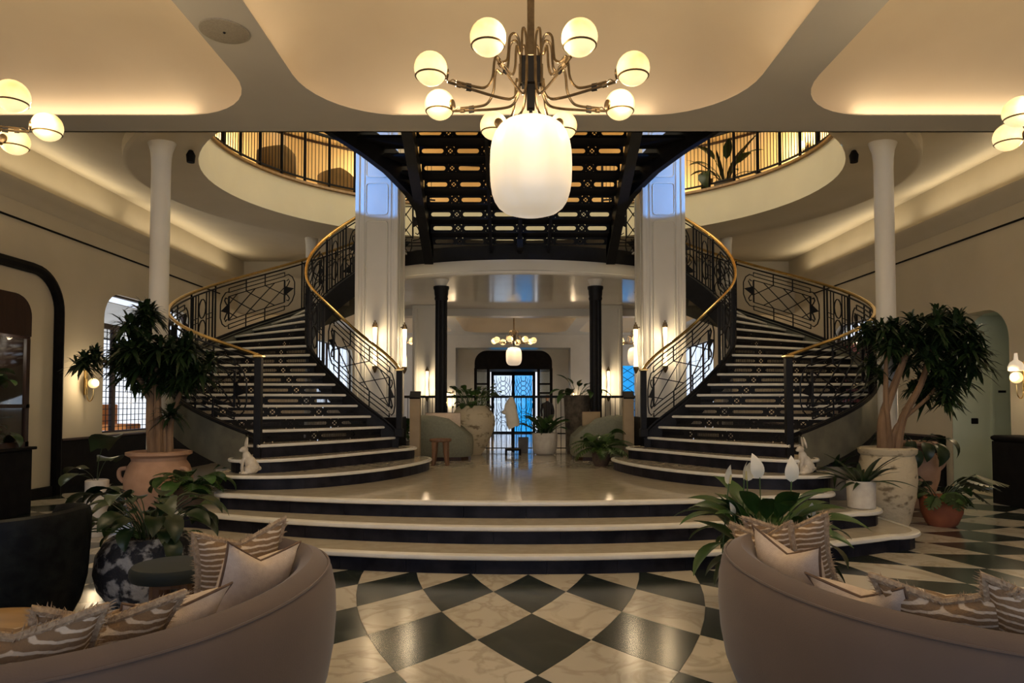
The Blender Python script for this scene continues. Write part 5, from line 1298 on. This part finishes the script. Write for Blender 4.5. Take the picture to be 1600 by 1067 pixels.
# shrubs seen under the stair flights
for (x, y, lb, sd) in ((-3.6, 10.3, 'leafy shrub in the shade under the left stair flight', 21), (3.9, 10.3, 'leafy shrub in the shade under the right stair flight', 22)):
    t, rn = plant('understair_plant', (x, y, 0), lb, sd); pot(t, [(.2,0),(.26,.3),(.24,.34)], M['greypot'], .22, .30, 24)
    leaves(t, [LM['heart_m'], LM['big_a'], LM['lily_b']], 30, .32, .2, 1.0, 1.6, (-.2,.7), rn)
# plants in the cabinet
t, rn = plant('cabinet_plant', (-6.9, 8.97, .92), 'trailing plant in the lower half of the glazed cabinet', 31); pot(t, [(.08,0),(.11,.14)], M['greypot'], .1, .13, 20); leaves(t, [LM['heart_s'], LM['heart_m']], 26, .14, .12, .7, 1.1, (-.5,.7), rn)
t, rn = plant('cabinet_plant', (-6.9, 8.87, 1.46), 'leafy climber in the upper half of the glazed cabinet', 32); pot(t, [(.08,0),(.11,.14)], M['greypot'], .1, .13, 20); leaves(t, [LM['heart_m'], LM['heart_s']], 26, .14, .12, .8, 1.3, (-.6,.3), rn)
# upstairs plant
t, rn = plant('gallery_plant', (4.25, 13.7, 5.6), 'bird of paradise plant behind the right gallery railing', 33); pot(t, [(.16,0),(.2,.3)], M['greypot'], .18, .29, 20); leaves(t, [LM['big_b'], LM['sword'], LM['lily_a']], 18, .3, .1, 1.2, 2.0, (-.4,.3), rn)
# ================================================================ things on the rear of the platform
for s, x, lb in ((-1, -1.53, 'stone lectern post with dark slanted reader at the left stair foot'), (1, 1.84, 'stone lectern post with dark slanted reader at the right stair foot')):
    t = thing('lectern_post', (x, 10.95, ZP), lb, 'lectern', 'lectern posts')
    mb = MB(); mb.box((0,0,.53), (.16,.14,1.06)); mb.build('post', M['pedestal'], t, world=W, bevel=.006)
    mb = MB(); mb.box((0,-.02,1.10), (.17,.16,.025), m=Matrix.Rotation(.7, 3, 'X')); mb.box((0,.02,1.07), (.05,.05,.06)); mb.build('reader', M['black'], t, world=W)
t = thing('carved_stool', (-1.12, 10.85, ZP), 'small carved wooden stool in front of the left sage sofa', 'stool')
mb = MB(); mb.lathe([(.16,.37),(.175,.385),(.175,.41),(.16,.42)], 28); mb.build('seat', M['stoolwood'], t, smooth=True, world=W)
for k in range(4):
    a = PI/4+k*PI/2; c, s_ = math.cos(a), math.sin(a); mb = MB(); mb.tube([(c*.12,s_*.12,.38),(c*.125,s_*.125,.22),(c*.14,s_*.14,.08),(c*.16,s_*.16,0)], [.045,.038,.026,.024], 8); mb.build('leg', M['stoolwood'], t, smooth=True, world=W)
# sage sofas (backs towards us)
def low_sofa(x0, x1, y, label, mir, cush):
    t = thing('sage_sofa', ((x0+x1)/2, y, ZP), label, 'sofa', 'sage sofas'); w = abs(x1-x0)
    mb = MB(); rows = []
    # solid upholstered body whose back slopes down towards the inner end
    pts = [(-w/2, 0), (-w*.45, -.06), (-w*.2, -.12), (w*.1, -.13), (w*.34, -.08), (w*.47, .05), (w*.5, .25), (w*.48, .7), (w*.3, .8), (-w/2, .8)]
    def top(u): return .76 - .34*max(0, min(1, (u+w*.05)/(w*.5)))**1.6
    def ring_(h, k): return [(p[0]*k, .33+(p[1]-.33)*k, .06+(top(p[0])-.06)*h) for p in pts]
    for h, k in ((0,.94),(.08,1),(.5,1.02),(.85,1.0),(.96,.96),(1.0,.88)): rows.append(ring_(h, k))
    mb.sheets(rows, True); nn = len(pts); mb.f.append(tuple(range(len(mb.v)-nn, len(mb.v)))); mb.f.append(tuple(range(nn))[::-1])
    if mir: mb.mirror = 0
    mb.build('body', M['sagefabric'], t, smooth=True, world=W)
    mb = MB(); mb.prism([(p[0]*.92, .33+(p[1]-.33)*.92) for p in pts], 0, .06)
    if mir: mb.mirror = 0
    mb.build('plinth', M['darkwood'], t, world=W)
    return t
low_sofa(-1.62, -.68, 11.75, 'sage grey sofa behind the carved stool', False, None)
low_sofa(1.02, 1.95, 11.75, 'sage grey sofa behind the potted fern on the right', True, None)
def pillow(loc, size, m, label, rz):
    t = thing('sofa_pillow', loc, label, 'cushion', None, rz); mb = MB(); s = size/2; n = 8
    for sg in (1, -1):
        rows = [[(s*(-1+2*i/n), sg*.06*max(0,(1-abs(-1+2*i/n)**2.5)*(1-abs(-1+2*j/n)**2.5))**.5, s*(-1+2*j/n)*(.8)) for i in range(n+1)] for j in range(n+1)]
        if sg > 0: rows = [r[::-1] for r in rows]
        mb.sheets(rows)
    mb.build('cover', m, t, smooth=True, world=W); mb = MB(); mb.tube([(s*a,0,s*b*.8) for a,b in ((-1,-1),(1,-1),(1,1),(-1,1))], .006, 5, True); mb.build('piping', M['piping'], t, world=W)
pillow((-1.22, 12.25, ZP+.55), .62, M['linen'], 'pinkish tan cushion on the left sage sofa', 0)
pillow((1.42, 12.4, ZP+.68), .34, M['pedestal'], 'tan cushion on the right sage sofa', .2)
# urns
t, rn = plant('urn_plant', (-.74, 13.15, ZP), 'leafy vine in a big weathered cream urn behind the left sofa', 41)
pot(t, [(.15,0),(.19,.04),(.33,.3),(.42,.56),(.41,.72),(.31,.88),(.27,.92),(.25,.89)], M['limewash'], .25, .9, 40)
LM['vine'] = leaf_mesh('vine_leaf', M['leaf_mid'], .14, .07, .26, 1.45, .8, 'heart')
LM['vine_b'] = leaf_mesh('vine_leaf', M['leaf_fresh'], .12, .06, .38, 1.40, .9, 'heart')
leaves(t, [LM['vine'], LM['vine_b'], LM['heart_s']], 52, .9, .22, .8, 1.2, (-.3,.6), rn)
t, rn = plant('potted_plant', (.62, 13.1, ZP), 'dark green plant in a round white pot before the entrance doors', 42)
pot(t, [(.15,0),(.20,.03),(.235,.14),(.24,.40),(.225,.41),(.22,.36)], M['whitepot'], .22, .36, 32)
leaves(t, [LM['lily_a'], LM['lily_up'], LM['sword']], 36, .36, .1, .85, 1.15, (-.3,.5), rn)
t, rn = plant('tall_planter', (1.26, 13.4, ZP), 'broad-leaved plant in a tall tapering rough stone planter', 43)
pot(t, [(.20,0),(.205,.02),(.26,1.10),(.25,1.12),(.22,1.08)], M['roughstone'], .22, 1.08, 32)
leaves(t, [LM['big_a'], LM['lily_a'], LM['big_c']], 16, 1.08, .1, .9, 1.25, (-.3,.3), rn)
t, rn = plant('potted_fern', (1.38, 10.75, ZP), 'feathery fern in a brown pot in front of the right sage sofa', 44)
pot(t, [(.10,0),(.135,.08),(.14,.20),(.12,.25),(.11,.21)], M['brownpot'], .115, .21, 26)
fern_foliage(t, rn, 30, .52, .21, M['leaf_fresh'], (.6, 1.45)); leaves(t, [LM['heart_m']], 10, .3, .1, .8, 1.2, (-.5,.2), rn)
for (x, lb, sd) in ((-1.9, 'leafy plant at the foot of the left newel by the lectern', 45), (1.96, 'climbing leafy plant behind the right lectern', 46), (-1.15, 'leafy plant between left column and balustrade', 47)):
    t, rn = plant('potted_plant', (x, 12.9 if x < -1.5 or x > 1 else 13.6, ZP), lb, sd); pot(t, [(.13,0),(.16,.25),(.15,.26)], M['greypot'], .14, .24, 20)
    leaves(t, [LM['heart_m'], LM['heart_s']], 26, .26, .15, 1.0, 1.7, (-.9,.2), rn)
t = thing('grey_planter', (.22, 13.55, ZP), 'plain grey box planter standing behind the white sculpture', 'planter')
mb = MB(); mb.lathe([(.13,0),(.145,.30),(.13,.30),(.12,.24)], 4, ph=PI/4, cap1=False); mb.build('box', M['greypot'], t, world=W, bevel=.006)
mb = MB(); mb.box((0,0,.22), (.17,.17,.02)); mb.build('soil', M['soil'], t, world=W)
# white sculpture on a black stand
t = thing('white_sculpture', (-.01, 13.0, ZP), 'white carved stone fragment on a black stand before the blue doors', 'sculpture')
mb = MB(); rows = []; n = 16
for i, (z, rx, ry, ox) in enumerate(((.52,.10,.05,.05),(.60,.125,.06,.03),(.72,.12,.065,.01),(.84,.12,.065,-.02),(.94,.105,.06,-.02),(1.02,.07,.045,-.01),(1.08,.03,.025,.0))):
    rows.append([(ox+rx*math.cos(2*PI*k/n), ry*math.sin(2*PI*k/n), z+(.05*math.cos(2*PI*k/n) if i == 0 else 0)) for k in range(n)])
mb.sheets(rows, True); mb.f.append(tuple(range(n))[::-1]); mb.f.append(tuple(range(len(mb.v)-n, len(mb.v)))); mb.sphere((-.13,0,.80), (.05,.04,.045), 12, 8); mb.sphere((.115,0,.58), (.03,.03,.05), 10, 8)
mb.build('stone', M['statue'], t, smooth=True, world=W)
mb = MB(); mb.box((0.03,0,.30), (.045,.045,.5)); mb.build('stem', M['black'], t, world=W)
mb = MB(); mb.box((.03,0,.10), (.30,.26,.03)); mb.build('plinth', M['black'], t, world=W)
for x, y in ((-.1,-.11),(.16,-.11),(-.1,.11),(.16,.11)): mb = MB(); mb.box((x,y,.045), (.04,.04,.09)); mb.build('foot', M['black'], t, world=W)

# ================================================================ entrance: revolving door
d2 = tag(bpy.data.objects.new('door_2', None), 'dark revolving entrance door with rounded canopy and blue glass', None, None, 'structure'); d2.location = (.1, 31.6, 0); COL.objects.link(d2)
DX = .06; y0 = 30.6
def slabxz(nm, m, outl, y_a, y_b, parent):
    mb = MB(); n = len(outl); mb.add([(x,y_a,z) for x,z in outl] + [(x,y_b,z) for x,z in outl], [tuple(range(n)), tuple(range(n, 2*n))[::-1]] + [(i,n+i,n+(i+1)%n,(i+1)%n) for i in range(n)]); return mb.build(nm, m, parent)
slabxz('canopy', M['black'], rr_outline(DX-1.72, DX+1.72, 2.95, 3.78, (.01,.01,.55,.55), 8), y0, YF+1.0, d2)
for x in (-1.68, -1.12, 1.12, 1.68):
    mb = MB(); mb.bx(DX+x-.06, DX+x+.06, y0+.05, y0+.17, 0, 3.0); mb.build('post', M['black'], d2)
for x0_, x1_ in ((-1.62, -1.18), (1.18, 1.62)):
    mb = MB(); mb.bx(DX+x0_, DX+x1_, y0+.10, y0+.12, .1, 2.95); mb.build('side_glass', M['glass_pale'], d2)
    for z in (.1, 1.9, 2.3): mb = MB(); mb.bx(DX+x0_, DX+x1_, y0+.08, y0+.14, z-.04, z+.04); mb.build('side_rail', M['black'], d2)
for x0_, x1_, gm in ((-.92, -.06, 'glass_pale'), (.06, .92, 'glass_blue')):
    mb = MB(); mb.bx(DX+x0_, DX+x1_, YF+1.02, YF+1.04, .08, 2.78); lf = mb.build('leaf_glass', M[gm], d2)
    xm = (x0_+x1_)/2; mb = MB(); yy = YF+1.0
    for r in (.25, .42, .6, .8):
        for zc, a0, a1 in ((1.55, 0, PI), (2.78, PI, 2*PI), (.1, 0, PI), (1.45, PI, 2*PI)):
            pts = [(DX+xm+r*math.cos(a0+(a1-a0)*k/14)*.55, yy, zc+r*1.2*math.sin(a0+(a1-a0)*k/14)) for k in range(15)]
            pts = [p for p in pts if .1 < p[2] < 2.76]
            if len(pts) > 2: mb.bar(pts, .011)
    for k in range(4): xx = x0_+(x1_-x0_)*(k+.5)/4; mb.bar([(DX+xx, yy, .1), (DX+xx, yy, 2.76)], .008)
    mb.build('ironwork', M['iron'], lf)
for x in (-1.0, 0, 1.0): mb = MB(); mb.bx(DX+x-.07, DX+x+.07, YF+.95, YF+1.06, 0, 2.95); mb.build('door_stile', M['black'], d2)
mb = MB(); mb.bx(DX-1.05, DX+1.05, YF+.95, YF+1.06, 2.78, 2.95); mb.bx(DX-1.05, DX+1.05, YF+.95, YF+1.06, 0, .08); mb.build('door_rail', M['black'], d2)
mb = MB(); mb.bx(DX-1.1, DX+1.2, YF+1.08, YF+1.10, 3.78, 3.98); mb.build('transom_glass', M['glass_blue'], d2)
mb = MB(); mb.bx(DX-1.1, DX+1.2, YF+1.05, YF+1.12, 2.95, 3.78); mb.build('transom_panel', M['black'], d2)

# ================================================================ the person in the far hall
t = thing('person', (1.43, 28.0, 0.004), 'person in a dark suit standing in the far hall behind plants', 'person')
def skin_body(name, verts, edges, m, parent, sub=2, root=0):
    me = bpy.data.meshes.new(name); me.from_pydata([v[:3] for v in verts], edges, []); me.materials.append(m)
    o = bpy.data.objects.new(name, me); COL.objects.link(o); o.parent = parent
    o.modifiers.new('skin', 'SKIN')
    for i, v in enumerate(verts): me.skin_vertices[0].data[i].radius = (v[3], v[4] if len(v) > 4 else v[3])
    for i in range(len(verts)): me.skin_vertices[0].data[i].use_root = (i == root)
    md = o.modifiers.new('sub', 'SUBSURF'); md.levels = sub; md.render_levels = sub
    for p in me.polygons: p.use_smooth = True
    return o
V = [(0,0,.95,.14,.10),(0,0,1.15,.13,.10),(0,0,1.36,.17,.10),(0,0,1.50,.055),(0,0,1.56,.055),
     (.18,0,1.40,.06),(.25,.02,1.14,.048),(.24,-.10,.90,.038),(-.18,0,1.40,.06),(-.25,.02,1.14,.048),(-.22,-.12,.92,.038),
     (.09,0,.86,.085),(.10,0,.48,.06),(.10,.03,.10,.045),(.10,-.12,.04,.04),(-.09,0,.86,.085),(-.10,0,.48,.06),(-.10,.03,.10,.045),(-.10,-.12,.04,.04)]
E_ = [(0,1),(1,2),(2,3),(3,4),(2,5),(5,6),(6,7),(2,8),(8,9),(9,10),(0,11),(11,12),(12,13),(13,14),(0,15),(15,16),(16,17),(17,18)]
skin_body('suit', V, E_, M['suit'], t)
mb = MB(); mb.sphere((0,-.01,1.665), (.075,.092,.115), 18, 14); mb.sphere((0,-.10,1.655), (.012,.02,.018), 8, 6)
for s in (-1, 1): mb.sphere((s*.076,.005,1.66), (.012,.02,.03), 8, 6); mb.sphere((s*.03,-.088,1.675), (.012,.008,.007), 8, 6)
mb.lathe([(.045,1.50),(.042,1.60)], 12); mb.build('head', M['skin'], t, smooth=True, world=W)
mb = MB(); mb.sphere((0,.015,1.70), (.08,.092,.09), 16, 10); mb.build('hair', M['hair'], t, smooth=True, world=W)
for s in (-1, 1):
    hb = MB(); hx, hy, hz = s*.235, -.115, .86
    hb.sphere((hx,hy,hz), (.018,.035,.045), 10, 8)
    for k in range(4): hb.tube([(hx-.004*s,hy-.026+.017*k,hz-.03),(hx-.008*s,hy-.028+.017*k,hz-.075+.006*abs(k-1.5)),(hx-.022*s,hy-.028+.017*k,hz-.10+.008*abs(k-1.5))], [.009,.008,.007], 6)
    hb.tube([(hx,hy-.03,hz),(hx-.012*s,hy-.055,hz-.03),(hx-.016*s,hy-.055,hz-.055)], [.010,.009,.008], 6); hb.build('hand', M['skin'], t, smooth=True, world=W)
# outside the left window: awning and terrace seat; pink blind outside the right one
t = thing('awning', (WL-1.1, 14.2, 3.2), 'white awning outside the left arched window', 'awning')
mb = MB(); mb.sheets([[(WL-.35, y, 3.42) for y in (12.2, 16.4)], [(WL-1.9, y, 2.95) for y in (12.2, 16.4)]]); mb.build('canvas', M['awning'], t, solid=.02)
mb = MB(); mb.bar([(WL-1.9, 12.2, 2.95), (WL-1.9, 16.4, 2.95)], .025); mb.build('front_bar', M['black'], t)
t = thing('terrace_chair', (WL-1.2, 15.2, 0), 'orange terrace armchair glimpsed through the left window', 'chair')
mb = MB(); mb.box((0,0,.95), (.6,.6,.14)); mb.build('seat', M['orange'], t, world=W, bevel=.03)
mb = MB(); mb.box((-.27,0,1.2), (.1,.6,.5)); mb.build('backrest', M['orange'], t, world=W, bevel=.03)
for x, y in ((-.27,-.27),(.27,-.27),(-.27,.27),(.27,.27)): mb = MB(); mb.box((x,y,.45), (.05,.05,.9)); mb.build('leg', M['darkwood'], t, world=W)
t = thing('pink_blind', (WR+.21, 15.3, 1.0), 'bright pink blind hanging behind the right leaded window', 'blind')
mb = MB(); mb.bx(WR+.20, WR+.22, 14.22, 16.38, 1.0, 2.85); mb.build('cloth', M['pink'], t); mb = MB(); mb.tube([(WR+.21,14.2,2.88),(WR+.21,16.4,2.88)], .03, 8); mb.build('roller', M['white'], t)
